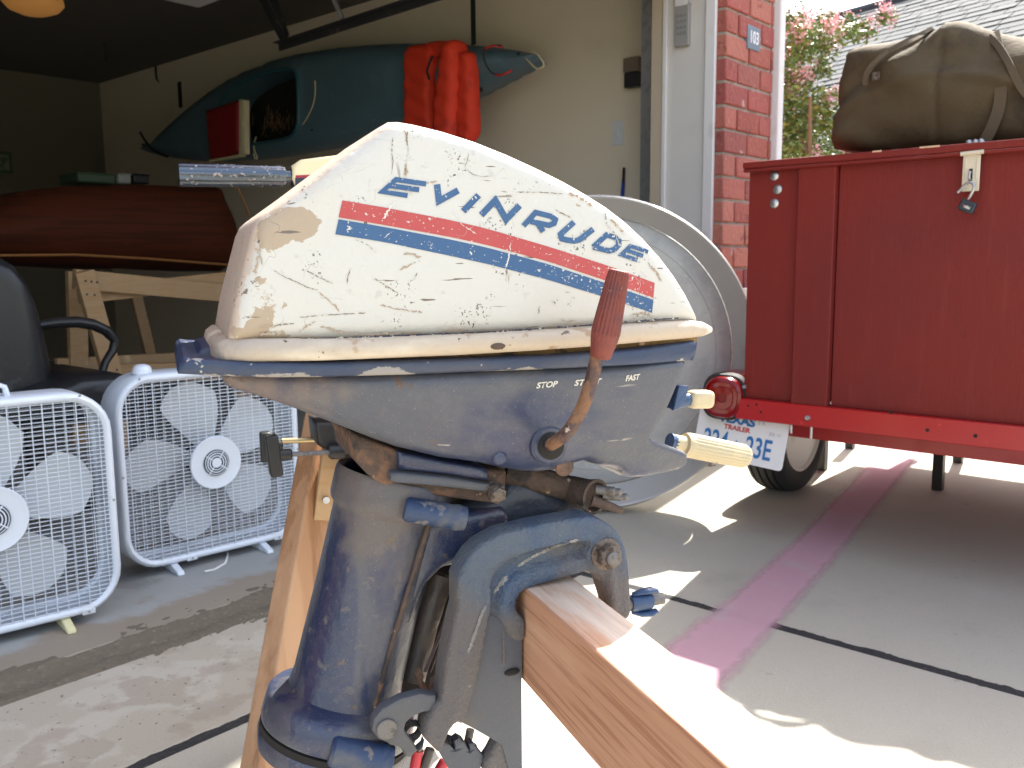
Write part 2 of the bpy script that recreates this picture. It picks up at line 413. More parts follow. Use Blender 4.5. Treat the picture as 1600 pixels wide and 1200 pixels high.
# ================================================================== GROUND
def slab(name, x0, x1, y0, y1, mat, z1=0.0, label=None):
    o = MB().box(x0, x1, y0, y1, -.12, z1).build(name, MAT[mat], None, bevel=.006)
    tag(o, label, None, None, 'structure'); return o
base = MB().box(-60, 60, -60, 60, -.5, -.115).build('ground', MAT['grass']); tag(base, 'green lawn and soil around the driveway', kind='structure')
JX, JY = 1.912, 1.437
g = .0115
fl = MB().box(-5.2, 9.6, -9.4, 1.85, -.113, -.0035).build('joint_filler', MAT['joint_filler']); tag(fl, 'dark filler in the joints of the driveway', kind='structure')
xs = [-5, -1.55, JX, 5.4, 9.4]; ys = [-9.2, -5.6, -2.1, JY]
for i in range(4):
    for j in range(3):
        slab('driveway', xs[i]+g, xs[i+1]-g, ys[j]+g, (1.845 if j == 2 and i >= 2 else ys[j+1]-g), 'driveway_concrete', random.uniform(-.0015, .0015))
for i in range(2):
    slab('driveway_apron', xs[i]+g, xs[i+1]-g, JY+g, 1.845, 'apron_concrete', random.uniform(-.001, .001))
slab('garage_floor', -1.75, 4.05, 1.965, 8.6, 'garage_concrete', .004)
slab('side_path', 4.35, 9.4, 1.87, 9, 'driveway_concrete', -.002)
from mathutils import noise as mnoise
dm = MB()
nx, ny = 420, 26
for j in range(ny+1):
    for i in range(nx+1):
        x = -1.2 + 5.2*i/nx; y = 1.785 + .235*j/ny
        n1 = mnoise.fractal(Vector((x*9, y*14, 0)), .7, 2.1, 5); n2 = mnoise.fractal(Vector((x*60, y*70, 3)), .9, 2.1, 3)
        dy_ = abs(y - 1.905 - .008*n1); top_ = .0045 if y > 1.95 else .0
        z = top_ + .0018 - .085*max(0, dy_-.052) + .0055*n1 + .0022*n2 - .010*max(0, 1-dy_/.045)
        dm.v.append((x, y, z))
for j in range(ny):
    for i in range(nx):
        a = j*(nx+1)+i; dm.f.append((a, a+1, a+nx+2, a+nx+1))
o = dm.build('dirt_strip', MAT['joint_dirt'], smooth=60); tag(o, 'strip of packed dirt and grit between the apron and the garage floor', kind='structure')
def joint_line(p, q, wd, sd):
    p, q = Vector((*p, 0)), Vector((*q, 0)); d = q-p; L_ = d.length; d.normalize(); n_ = Vector((-d.y, d.x, 0)); m_ = MB(); nu, nv = int(L_/.007), 10
    for j in range(nv+1):
        for i in range(nu+1):
            u = L_*i/nu; v = (j/nv-.5)*wd*3
            a = mnoise.fractal(Vector((u*16, v*30, sd)), .7, 2.1, 5); b_ = mnoise.fractal(Vector((u*90, v*90, sd+5)), .9, 2.1, 3)
            z = -.0006 - .26*max(0, abs(v)-wd*.55) + .0022*a + .0012*b_
            c = p + d*u + n_*v; m_.v.append((c.x, c.y, z))
    for j in range(nv):
        for i in range(nu):
            a = j*(nu+1)+i; m_.f.append((a, a+1, a+nu+2, a+nu+1))
    o = m_.build('joint_dirt', MAT['joint_filler'], smooth=60); tag(o, 'dark crumbly dirt filling a joint between the concrete slabs', kind='structure')
joint_line((JX, -1.2), (JX, 1.82), .021, 1)
joint_line((-.6, JY), (JX-.02, JY), .019, 2)
pb = MB()
for k in range(420):
    x = random.uniform(0, 2.2); y = random.gauss(1.905, .04); r = random.uniform(.0008, .0030)
    if random.random() < .2: y = random.uniform(1.5, 1.84); r *= .7
    pb.sphere((x, y, -.008 + r*.6 if 1.85 < y < 1.96 else r*.7), r, 6, 4, (1.2, .9, .7))
o = pb.build('gravel', M('grit', (.20,.17,.13), .95, layers=[dict(c=(.36,.32,.26), s=30, t=.56, w=.1)])); tag(o, 'loose grit and small pebbles in the dirt strip', kind='stuff')

# pink chalk stripe, faded at its edges
m = M('pink_chalk', (.60, .345, .415), .9, layers=[dict(c=(.56,.45,.46), s=5, t=.5, w=.2, a=.7), dict(c=(.54,.34,.41), s=120, t=.55, w=.1, a=.6)], bump=.4, bscale=220)
n = m.node_tree; N = n.nodes; L = n.links; b = N['Principled BSDF']
tc = N.new('ShaderNodeTexCoord'); sx = N.new('ShaderNodeSeparateXYZ'); L.new(tc.outputs['UV'], sx.inputs[0])
def mth(op, a, c):
    x = N.new('ShaderNodeMath'); x.operation = op
    for i, q in enumerate((a, c)):
        if isinstance(q, (int, float)): x.inputs[i].default_value = q
        else: L.new(q, x.inputs[i])
    return x.outputs[0]
nz = N.new('ShaderNodeTexNoise'); L.new(tc.outputs['Object'], nz.inputs[0]); nz.inputs['Scale'].default_value = 30; nz.inputs['Detail'].default_value = 9
edge = mth('MULTIPLY', mth('SUBTRACT', .5, mth('ABSOLUTE', mth('SUBTRACT', sx.outputs[1], .5), 0)), 4.0)
al = mth('SUBTRACT', mth('ADD', edge, mth('MULTIPLY', nz.outputs[0], .5)), .38)
al = mth('MINIMUM', mth('MAXIMUM', al, 0), .74)
L.new(al, b.inputs['Alpha'])
eL = [ground(*p) for p in ((800,1190),(900,1110),(1028,1008),(1136,928),(1238,840),(1350,723),(1395,672))]
eR = [ground(*p) for p in ((960,1290),(1040,1190),(1133,1092),(1238,968),(1325,864),(1423,741),(1475,676))]
me = bpy.data.meshes.new('pink_stripe')
vs, fs, uv = [], [], []
K = 48
for i in range(K+1):
    t = (len(eL)-1)*i/K; k0 = min(int(t), len(eL)-2); t -= k0
    for s in (0, 1):
        e = (eL, eR)[s]; p = e[k0].lerp(e[k0+1], t); vs.append((p.x, p.y, .0035)); uv.append((i/K, s))
for i in range(K): fs.append((2*i, 2*i+2, 2*i+3, 2*i+1))
me.from_pydata(vs, [], fs); ul = me.uv_layers.new()
for lp in me.loops: ul.data[lp.index].uv = uv[lp.vertex_index]
o = link('pink_stripe', me, m); tag(o, 'faded pink chalk stripe running diagonally across the driveway', kind='structure')

# ================================================================== HOUSE WITH THE OPEN GARAGE
PX0, PY0 = 3.60, 1.93                       # corner of the brick pillar
HF = Frame((PX0, PY0, 0), 0)
house = thing('brick_house', HF, 'red brick house with open garage, white jamb and brick pillar behind the trailer', 'house')
def hbox(name, x0, x1, y0, y1, z0, z1, mat, bevel=None):
    return MB().box(x0-PX0, x1-PX0, y0-PY0, y1-PY0, z0, z1).build(name, MAT[mat], house, bevel=bevel)
hbox('wall', PX0+.008, 4.04, PY0+.009, 2.30, -.05, 5.4, 'mortar')
hbox('wall', -5.5, PX0+.004, PY0+.02, 2.24, 2.12, 5.4, 'brick_wall')
hbox('wall', -5.5, -1.0, PY0+.02, 2.24, -.05, 2.118, 'brick_wall')
hbox('wall', 3.90, 4.04, 2.302, 8.7, -.05, 5.4, 'side_wall_lightened')
hbox('wall', -1.75, -1.62, 2.242, 8.7, -.05, 2.6, 'back_wall_dimmed')
hbox('wall', -1.618, 3.898, 8.40, 8.55, -.05, 2.6, 'back_wall_dimmed')
hbox('ceiling', -1.60, 3.895, 2.245, 8.395, 2.50, 2.6, 'ceiling_dimmed')
hbox('roof', -5.6, 4.3, 1.85, 8.8, 5.42, 5.55, 'shingle')
# exterior side cladding is brick too
hbox('wall', 4.042, 4.055, PY0+.01, 8.7, -.05, 5.4, 'brick_wall')
rows = 30; ch = .1; ledge = .72
z = .02
for r in range(rows):
    z0 = .02 + r*ch; z1 = z0 + .088
    if z0 > 3.0: break
    if r % 2: cuts = [(0, .205), (.217, .422), (.434, .452)]
    else: cuts = [(0, .105), (.117, .322), (.334, .452)]
    for (a, c) in cuts:
        jy = random.uniform(-.003, .002)
        if abs(z0 - 1.52) < .05 and False: continue
        bm = MB().box(a + random.uniform(-.0015, .0015), c, jy, .10, z0 + random.uniform(-.001, .001), z1 + random.uniform(-.001, .001))
        o = link('brick', bm.mesh('brick'), MAT['brick'], house, 25, .005, 1)
    if r > 26: break
hbox('ledge', PX0-.02, 4.05, PY0-.045, PY0-.005, .690, .725, 'stone_ledge', .004)
hbox('downspout', 4.057, 4.112, PY0-.03, PY0+.03, 0.0, 3.4, 'trim_white', .006)
# jamb with mouldings, on the reveal side
hbox('jamb_panel', 3.598, PX0+.006, 2.005, 2.238, 0, 2.115, 'jamb_paint')
hbox('jamb_moulding', 3.580, 3.598, 1.972, 2.022, 0, 2.115, 'trim_white', .004)
hbox('jamb_moulding', 3.584, 3.598, 2.215, 2.238, 0, 2.115, 'trim_white', .004)
hbox('jamb_moulding', 3.590, 3.598, 2.242, 2.30, 0, 2.115, 'drywall', .004)
# number tiles set in the brickwork
SF = Frame((PX0, PY0, 0), R_(-90))
def text_mesh(txt, size, ext=.0008, shear=0, sx=1.0, bold=0.0):
    c = bpy.data.curves.new('t', 'FONT'); c.body = txt; c.size = size; c.extrude = ext; c.shear = shear; c.align_x = 'CENTER'; c.align_y = 'CENTER'; c.offset = bold
    c.resolution_u = 4
    o = bpy.data.objects.new('t', c); COL.objects.link(o)
    dg = bpy.context.evaluated_depsgraph_get(); me = bpy.data.meshes.new_from_object(o.evaluated_get(dg))
    bpy.data.objects.remove(o); bpy.data.curves.remove(c)
    for v in me.vertices: v.co.x *= sx
    return me
def text(name, txt, size, mat, parent, loc, rot=(R_(90), 0, 0), **k):
    me = text_mesh(txt, size, **k); o = link(name, me, mat, parent); o.location = loc; o.rotation_euler = rot; return o
for (px, py, tx) in ((1178, 60, '103'), (1183, -24, '133')):
    x, zz = HF.at(px, py, -.006)
    o = MB().box(x-.06, x+.06, -.0075, .02, zz-.05, zz+.05).build('number_tile', MAT['tile_grey'], house, bevel=.003)
    text('digits', tx, .075, MAT['digit_white'], o, (x, -.0085, zz), bold=.001, sx=.8)
# garage door track: upright and overhead rails
tr = thing('garage_door_track', Frame((3.62, 2.32, 0), 0), 'galvanized upright garage door track beside the jamb with dark overhead rail', 'door track')
TX = lambda v: v - 3.62
TY = lambda v: v - 2.32
mb = MB().box(TX(3.625), TX(3.632), 0, .055, .005, 2.1).box(TX(3.632), TX(3.69), -.006, 0, .005, 2.1).box(TX(3.69), TX(3.697), -.006, .03, .005, 2.1)
mb.build('upright_rail', MAT['galvanized'], tr)
MB().box(TX(3.70), TX(3.76), -.01, .06, .005, 2.1).build('door_stop', MAT['dark_steel'], tr)
# overhead rail, hangers and raised door
def t3(px, py, X):
    d = ray(px, py); p = C0 + d * (X/d.x); return Vector((p.x-3.62, p.y-2.32, p.z))
def angle_iron(name, p, q, wdt=.035, mat='dark_steel'):
    p, q = Vector(p), Vector(q); d = (q-p).normalized(); u = Vector((-1,0,0)); u = (u-d*u.dot(d)).normalized(); v = d.cross(u)
    m = MB()
    for a, c in ((u, v), (v, u)):
        vs = []
        for e in (p, q):
            for s1, s2 in ((0,0), (1,0), (1,.1), (0,.1)): vs.append(e + a*wdt*s1 + c*wdt*s2)
        m.add(vs, [(0,1,2,3), (7,6,5,4), (0,4,5,1), (1,5,6,2), (2,6,7,3), (3,7,4,0)])
    return m.build(name, MAT[mat], tr)
angle_iron('overhead_rail', t3(436, 68, 2.9), t3(700, -18, 2.9), .04)
angle_iron('hanger', t3(445, 66, 2.9), t3(400, -20, 2.9), .028)
angle_iron('hanger', t3(448, 60, 2.93), t3(422, -20, 2.93), .028)
pa, pb_ = t3(535, 30, 2.88), t3(516, -14, 2.88)
MB().tube([pa, pb_], .012).build('roller_bracket', MAT['galvanized'], tr)
gd = thing('garage_door', Frame((0, 2.4, 2.2), 0), 'pale raised garage door panel hanging under the ceiling above the rails', 'garage door')
zz = ground(470, 2, 2.30)
MB().box(-1.5, 2.82, .55, 1.2, .085, .125).build('door_section', MAT['trim_white'], gd, bevel=.004)
MB().box(-1.5, 2.82, 1.21, 1.9, .085, .125).build('door_section', MAT['trim_white'], gd, bevel=.004)
MB().box(-1.5, 2.82, 1.91, 2.4, .085, .125).build('door_section', MAT['trim_white'], gd, bevel=.004)
# keypad
KF = Frame((3.598, 2.12, 1.9), R_(-90))
kp = thing('keypad', KF, 'small grey garage door keypad with lifted cover on the white jamb', 'keypad')
a = KF.poly([(1055, 8), (1077, 12), (1076, 70), (1055, 73)], -.02)
x0, x1 = a[0][0], a[1][0]; zt, zb = a[0][1], a[2][1]
MB().box(x0, x1, -.024, -.001, zb, zt).build('housing', MAT['grey_plastic'], kp, bevel=.004)
MB().box(x0+.004, x1-.006, -.030, -.0245, zt-.01, zt+.11).build('cover', MAT['white_plastic'], kp, bevel=.003)
for r in range(4):
    for c in range(3):
        cx = x0 + (x1-x0)*(.25+.25*c); cz = zt - (zt-zb)*(.28+.14*r)
        MB().box(cx-.006, cx+.006, -.0265, -.0241, cz-.006, cz+.006).build('button', MAT['keypad_face'], kp, bevel=.001)
# things on the side wall (plane X = 3.9)
WF = lambda px, py, y=-.0: None
def wall_frame(px, py):
    d = ray(px, py); p = C0 + d*(3.9/d.x); return Frame((3.899, p.y, p.z), R_(-90))
def wthing(name, px, py, label, cat):
    f = wall_frame(px, py); return f, thing(name, f, label, cat)
f, t = wthing('light_switch', 966, 208, 'white light switch plate on the cream garage side wall', 'light switch')
a = f.poly([(957, 190), (975, 190), (975, 226), (957, 226)])
MB().box(a[0][0], a[1][0], -.006, -.001, a[2][1], a[0][1]).build('plate', MAT['white_plastic'], t, bevel=.002)
MB().box(-.012, .006, -.016, -.0062, -.02, .02).build('toggle', MAT['white_plastic'], t, bevel=.002)
f, t = wthing('control_box', 986, 112, 'small bronze and black door control box on the wall beside the track', 'control box')
a = f.poly([(975, 92), (999, 90), (999, 134), (975, 134)], -.04)
zc = (a[0][1]+a[2][1])/2
MB().box(a[0][0], a[1][0], -.05, -.001, zc+.002, a[0][1]).build('cover', M('bronze', (.20,.15,.11), .4), t, bevel=.004)
MB().box(a[0][0]+.003, a[1][0], -.045, -.001, a[2][1], zc).build('housing', MAT['dark_steel'], t, bevel=.004)
f, t = wthing('pry_bar', 973, 285, 'black tool with blue handle hanging on the garage wall', 'tool')
a, c, e = f.at3(975, 262, -.02), f.at3(974, 285, -.02), f.at3(971, 330, -.02)
MB().tube([a, c], [.010, .012], 10, flat=.5).build('head', MAT['black_plastic'], t)
MB().tube([c, e], [.012, .014], 10, flat=.6).build('handle', MAT['blue_grip'], t)
# ceiling lamp
p = ground(52, 8, 2.40)
LF = Frame((p.x, p.y, 2.5), 0)
t = thing('ceiling_light', LF, 'round amber ceiling light in the top left of the dark garage', 'light')
MB().lathe((0,0,-.001), (0,0,-1), [(0,.10),(.03,.11),(.04,.1)]).build('base', MAT['dark_steel'], t)
MB().lathe((0,0,-.04), (0,0,-1), [(0,.13),(.02,.165),(.05,.17),(.085,.14),(.11,.08),(.12,.02)], 32).build('glass_bowl', MAT['lamp_amber'], t)

# ================================================================== SAWHORSE WITH THE OUTBOARD
p0 = ground(825, 923, .57)
MR = R_(-27.6)
MF = Frame((p0.x, p0.y, 0), MR)                # x = fore, y = away along the beam, z up; the motor's near clamp is at y = 0
YC = .085                                        # centre plane of the motor
M('beam_wood', (.47, .255, .155), .65, layers=[
    dict(c=(.33,.15,.08), s=210, t=.50, w=.10, st=(1,.03,1), rot=(.16,0,0), d=2, a=.75), dict(c=(.58,.36,.24), s=22, t=.50, w=.16, st=(1,.15,1), a=.7),
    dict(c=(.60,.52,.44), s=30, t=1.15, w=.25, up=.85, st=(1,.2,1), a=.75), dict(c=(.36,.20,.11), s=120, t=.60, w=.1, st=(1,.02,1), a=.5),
    dict(c=(.22,.035,.012), s=5, t=1.02, w=.05, dist=1, blob=(.0,-.30,.545,.03,.75), a=.9), dict(c=(.28,.12,.05), s=18, t=.69, w=.04, st=(1,.3,1))], bump=.8, bscale=160, bstretch=(1,.05,1))
saw = thing('sawhorse', MF, 'wooden sawhorse beam of reddish fir holding the clamped blue outboard motor', 'sawhorse')
zt = .57
MB().box(0, .050, -.75, 1.02, zt-.088, zt).build('beam', MAT['beam_wood'], saw, bevel=.0025)
M('leg_wood', (.40, .225, .12), .6, layers=[
    dict(c=(.26,.125,.055), s=26, t=.50, w=.10, st=(1,1,.06), d=4, a=.7), dict(c=(.50,.31,.18), s=9, t=.55, w=.12, st=(1,1,.2), a=.6)], bump=.6, bscale=150, bstretch=(1,1,.1))
def plank(name, p, q, a, b, mat, parent, side=(0,1,0), bevel=.002):
    p, q = Vector(p), Vector(q); d = (q-p).normalized(); u = Vector(side); u = (u-d*u.dot(d)).normalized(); v = d.cross(u)
    m = MB(); vs = []
    for e in (p, q):
        for s1, s2 in ((-1,-1), (1,-1), (1,1), (-1,1)): vs.append(e + u*a*s1/2 + v*b*s2/2)
    m.add(vs, [(0,3,2,1), (4,5,6,7), (0,1,5,4), (1,2,6,5), (2,3,7,6), (3,0,4,7)])
    # keep the plank's own axes for its grain: build along local z
    me = m.mesh(name); o = link(name, me, mat, parent, None, bevel)
    return o
yl = .93
top = MF.at3(512, 655, yl); bot = MF.at3(413, 1225, yl-.22)
dv = (bot-top); k_ = (-.001 - top.z)/dv.z
foot = top + dv*k_
plank('leg', top+Vector((.006,0,.02)), foot, .088, .040, MAT['leg_wood'], saw, side=(.73, .68, 0), bevel=.004)
# pale gusset board across the head of the leg
g1, g2 = MF.at3(526, 668, yl-.085), MF.at3(507, 812, yl-.09)
plank('gusset', g1, g2, .018, .040, MAT['pale_wood'], saw)
q = MF.at3(510, 782, yl-.106)
MB().cyl(q, q+Vector((0, .01, 0)), .006).build('screw', MAT['galvanized'], saw)
plank('leg', Vector((.055, yl, zt-.02)), Vector((.20, yl+.02, 0)), .085, .036, MAT['leg_wood'], saw, side=(0,1,0))
plank('leg', Vector((-.005, -.66, zt-.02)), Vector((-.16, -.68, 0)), .085, .036, MAT['leg_wood'], saw, side=(0,1,0))
plank('leg', Vector((.055, -.66, zt-.02)), Vector((.20, -.68, 0)), .085, .036, MAT['leg_wood'], saw, side=(0,1,0))

# ------------------------------------------------------------------ the motor
motor = thing('outboard_motor', MF, 'worn white and blue outboard motor with red and blue stripes, clamped on the wooden beam', 'outboard motor')
CY = -.012                                       # near face of the cowl
def P3(px, py, y): return MF.at3(px, py, y)
def b3(px, py, r, g, y=CY): a = MF.at3(px, py, y); return (a.x, a.y, a.z, r, g)
BEIGE = (.37, .285, .20)
chips = [
    dict(c=(.50,.40,.32), s=24, t=.66, w=.10, d=8, nr=.65, edge=.75, r=.6, a=.85),
    dict(c=(.55,.48,.38), s=7, t=.48, w=.3, a=.55),
    dict(c=(.40,.36,.31), s=90, t=.60, w=.06, d=8, a=.45, gate=(16, .52)),
    dict(c=BEIGE, s=30, t=.80, w=.015, d=12, nr=.68, r=.7, blob=[b3(450,345,.032,.50), b3(412,370,.022,.45), b3(398,430,.016,.34), b3(388,520,.045,.27), b3(650,395,.014,.27), b3(915,300,.028,.32), b3(965,345,.03,.30), b3(1000,505,.05,.22), b3(835,480,.014,.26), b3(628,250,.020,.22), b3(480,345,.02,.32), b3(440,535,.06,.22), b3(1050,425,.03,.26), b3(540,245,.03,.2)]),
    dict(c=BEIGE, s=120, t=.70, w=.015, d=8, nr=.6, r=.7),
    dict(c=(.13,.105,.085), s=34, t=.4975, w=.002, d=2, ring=1, gate=(17, .60), st=(1,1,.7), a=.8),
    dict(c=(.12,.10,.085), s=420, t=.61, w=.02, d=3, r=.8, gate=(26, .56)),
    dict(c=(.16,.13,.10), s=11, t=.4986, w=.0012, d=3, ring=1, dist=1.5, gate=(8, .58), rot=(0,.5,0), st=(.6,1,2), a=.8),
    dict(c=(.15,.12,.09), s=190, t=.665, w=.02, d=3, st=(.10,1,1), rot=(0,-.35,0), r=.8, gate=(12, .50)),
    dict(c=(.16,.12,.09), s=190, t=.665, w=.02, d=3, st=(.10,1,1), rot=(0,.45,0), r=.8, gate=(14, .52)),
    dict(c=(.20,.15,.11), s=170, t=.67, w=.02, d=3, st=(1,1,.12), rot=(0,.2,0), r=.8, gate=(13, .54)),
]
M('cowl_white', (.53, .505, .455), .38, layers=chips, bump=.5, bscale=90, coat=.1)
WC = (.56,.53,.47)
dchips = [
    dict(c=(.50,.40,.32), s=24, t=.66, w=.10, d=8, nr=.65, edge=.75, r=.6, a=.85),
    dict(c=WC, s=75, t=.725, w=.02, d=7, nr=.62), dict(c=WC, s=26, t=.86, w=.02, d=8, blob=[b3(628,300,.02,.5), b3(545,360,.012,.5), b3(650,395,.02,.25), b3(985,460,.08,.22)]),
    dict(c=WC, s=34, t=.497, w=.0025, d=2, ring=1, gate=(17, .56), st=(1,1,.7)),
    dict(c=WC, s=400, t=.66, w=.02, d=3, blob=[b3(960,440,.09,.05)])]
M('decal_red', (.40, .055, .050), .45, layers=[dict(c=(.44,.10,.095), s=20, t=.5, w=.2, a=.6)] + dchips)
M('decal_blue', (.030, .085, .19), .45, layers=[dict(c=(.05,.115,.225), s=20, t=.5, w=.2, a=.6)] + dchips)
M('rim_cream', (.44, .36, .275), .55, layers=[
    dict(c=(.36,.32,.29), s=8, t=.5, w=.12, st=(.3,1,1), a=.8), dict(c=(.30,.20,.12), s=40, t=.60, w=.05, d=8, a=.8), dict(c=(.66,.60,.50), s=9, t=.52, w=.1, st=(.3,1,1), a=.8),
    dict(c=(.10,.075,.05), s=90, t=.68, w=.03, d=6)], bump=1, bscale=80)
DUST = (.235, .215, .20)
M('pan_blue', (.026, .036, .080), .33, layers=[
    dict(c=(.070,.074,.092), s=7.5, t=.42, w=.12, d=4, dist=.6, a=.93, r=.45, st=(.5,1,1.3), rot=(0,.35,0)), dict(c=(.12,.105,.092), s=9, t=.58, w=.16, d=8, a=.75, r=.85, st=(.5,1,1)),
    dict(c=(.21,.155,.125), s=12, t=.70, w=.15, d=8, r=.85, blob=[b3(400,610,.09,.38), b3(520,650,.08,.18)], a=.7),
    dict(c=(.13,.075,.045), s=30, t=.80, w=.06, d=8, r=.9, blob=[b3(700,725,.05,.30), b3(800,583,.04,.26), b3(620,600,.05,.22), b3(870,735,.03,.3)], a=.8),
    dict(c=(.36,.32,.28), s=110, t=.745, w=.02, d=8, r=.8), dict(c=(.28,.25,.23), s=900, t=.68, w=.03, d=2, a=.7),
    dict(c=(.024,.032,.085), s=14, t=.64, w=.03, d=3, st=(.4,1,1), r=.3, a=.8), dict(c=(.30,.27,.24), s=240, t=.69, w=.02, d=3, st=(.1,1,1), rot=(0,-.4,0), gate=(9,.5)), dict(c=(.115,.11,.112), s=30, t=.48, w=.22, d=9, nr=.7, a=.45, r=.7)], bump=.9, bscale=60, coat=.1)
_b1, _b2 = P3(330,582,YC-.104), P3(900,569,YC-.104)
BSL = (_b2.z-_b1.z)/(_b2.x-_b1.x); BZ0 = _b1.z - BSL*_b1.x
M('band_blue', (.020, .036, .082), .4, layers=[
    dict(c=(.055,.062,.085), s=6, t=.48, w=.1, a=.6), dict(c=(.27,.25,.235), s=44, t=.60, w=.03, d=12, nr=.68, r=.85, st=(.5,1,1), axis=(2, BZ0, -26), axisx=BSL*26),
    dict(c=(.36,.33,.30), s=60, t=.66, w=.02, d=8), dict(c=(.36,.33,.30), s=40, t=.75, w=.02, d=8, blob=b3(295,575,.04,.23))], bump=.8, bscale=70)
M('bracket_blue', (.040, .066, .115), .5, layers=[
    dict(c=(.092,.108,.130), s=9, t=.42, w=.14, d=6, a=.85, r=.8), dict(c=(.12,.103,.095), s=6, t=.50, w=.12, d=6, a=.85, r=.85, axis=(2, P3(760,900,0).z, -2.2)), dict(c=(.26,.25,.24), s=1000, t=.64, w=.05, d=2, a=.55),
    dict(c=(.028,.036,.095), s=22, t=.64, w=.05, d=6, a=.7, r=.4), dict(c=(.30,.28,.26), s=60, t=.70, w=.03, d=8, a=.7)], bump=1.2, bscale=260)
M('bracket_plate', (.074, .080, .098), .6, layers=[
    dict(c=(.088,.086,.086), s=5, t=.45, w=.2, a=.7), dict(c=(.24,.22,.20), s=900, t=.69, w=.04, d=2, a=.6), dict(c=(.22,.12,.09), s=25, t=.74, w=.03, d=5, a=.6), dict(c=(.11,.09,.075), s=14, t=.58, w=.1, d=8, a=.5)], bump=.35, bscale=200)
M('leg_blue', (.022, .031, .074), .28, layers=[
    dict(c=(.068,.072,.090), s=9, t=.50, w=.05, d=3, st=(1.8,1.8,.2), rot=(0,-.26,0), a=.8, r=.4), dict(c=(.075,.045,.055), s=9, t=.56, w=.08, st=(1.6,1.6,.2), rot=(0,-.26,0), a=.6),  # upright grey and dark red streaks paint reflections into the leg's colour
    dict(c=(.125,.105,.098), s=10, t=.62, w=.18, d=8, r=.9, blob=[(P3(590,800,YC).x, YC-.04, P3(590,800,YC).z, .085, .42)], a=.95),
    dict(c=(.27,.24,.21), s=950, t=.67, w=.04, d=2, a=.8, r=.9), dict(c=(.25,.18,.10), s=20, t=.71, w=.02, d=9, a=.8, r=.9), dict(c=(.14,.125,.11), s=60, t=.60, w=.08, d=7, a=.6, r=.9), dict(c=(.088,.085,.090), s=26, t=.48, w=.22, d=9, nr=.7, a=.5, r=.7), dict(c=(.16,.11,.07), s=60, t=.66, w=.03, d=8, a=.7, r=.9)], bump=.8, bscale=90, coat=.22)
M('rusty', (.085, .055, .042), .85, layers=[dict(c=(.17,.09,.055), s=30, t=.5, w=.1, d=8), dict(c=(.035,.028,.025), s=24, t=.56, w=.06, d=8), dict(c=(.35,.28,.20), s=90, t=.65, w=.04, d=6)], bump=3, bscale=80)
M('dark_gap', (.014, .012, .011), .9)
M('rust_tube', (.085, .050, .046), .45, .35, layers=[dict(c=(.19,.095,.05), s=26, t=.52, w=.08, d=8, r=.8, metal=0), dict(c=(.075,.05,.06), s=30, t=.58, w=.06, d=6), dict(c=(.45,.36,.30), s=110, t=.66, w=.04, d=5, r=.9, metal=0)], bump=2, bscale=120)
M('red_rubber', (.17, .034, .024), .62, layers=[dict(c=(.105,.030,.032), s=20, t=.46, w=.12, d=7, a=.8), dict(c=(.28,.085,.05), s=14, t=.58, w=.1, d=6, a=.7), dict(c=(.50,.42,.36), s=150, t=.66, w=.04, d=6, a=.7)], bump=1.2, bscale=130)
M('chrome', (.62, .66, .72), .14, 1.0, layers=[dict(c=(.40,.40,.42), s=30, t=.55, w=.1, st=(.2,1,1), r=.35, a=.8)])
M('ivory', (.50, .42, .27), .4, layers=[dict(c=(.60,.48,.30), s=30, t=.6, w=.06, d=6, a=.6), dict(c=(.18,.13,.09), s=70, t=.70, w=.03)])
M('bolt_metal', (.17, .135, .11), .6, .5, layers=[dict(c=(.07,.045,.035), s=80, t=.5, w=.1, d=7, metal=0, r=.9), dict(c=(.38,.26,.13), s=120, t=.64, w=.04, metal=0, r=.9)], bump=3, bscale=150)
M('pin_steel', (.17, .16, .155), .6, .5, layers=[dict(c=(.10,.085,.075), s=90, t=.55, w=.08, metal=.1, r=.8)], bump=1, bscale=200)
M('blue_bright', (.025, .06, .14), .35, layers=[dict(c=(.35,.36,.38), s=60, t=.62, w=.04, d=6, r=.8)], bump=.8)
M('letter_white', (.60, .57, .50), .6)
M('red_hose', (.52, .03, .05), .4)
M('black_cable', (.05, .045, .045), .5)

# ---- cowl: a tapering hood
cow_px = [(356,534),(366,470),(381,410),(393,360),(401,343),(412,333),(470,291),(540,238),(592,199),(607,190.5),(622,190),(645,194),(690,205),(740,221),(790,241),(840,264),(880,284),(915,304),(945,323),(975,346),(1003,372),(1030,402),(1052,431),(1070,460),(1083,486),(1090,502),(900,514),(720,523),(530,531)]
cow = MF.poly(cow_px, CY)
zb = min(p[1] for p in cow); ztop = max(p[1] for p in cow)
cow = [MF.at(a, b_, CY + .009 + .020*max(0, min(1, (c[1]-zb)/(ztop-zb)))**1.4) for (a, b_), c in zip(cow_px, cow)]
zb = min(p[1] for p in cow); ztop = max(p[1] for p in cow)
def taper(z): return np.clip((z - zb)/(ztop - zb), 0, 1)
re = rnd(.012)
CN = lambda x, z, d: CY + .020*taper(z)**1.4 + re(d)
CF = lambda x, z, d: 2*YC - CN(x, z, d)
o = relief(cow, CN, CF, .0055).build('cowl', MAT['cowl_white'], motor, smooth=40)
def on_cowl(px, py, lift=.0004):
    x, z = MF.at(px, py, CY)
    for _ in range(3):
        y = CY + .020*float(taper(np.array([z])))**1.4 - lift; x, z = MF.at(px, py, y)
    return (x, y, z)
def decal(name, polys, mat, lift=.0004, parent=motor):
    m = MB()
    for k, pl in enumerate(polys):
        m.add([on_cowl(a, b, lift + k*.00006) for a, b in pl], [tuple(range(len(pl)))])
    return m.build(name, mat, parent, smooth=None)
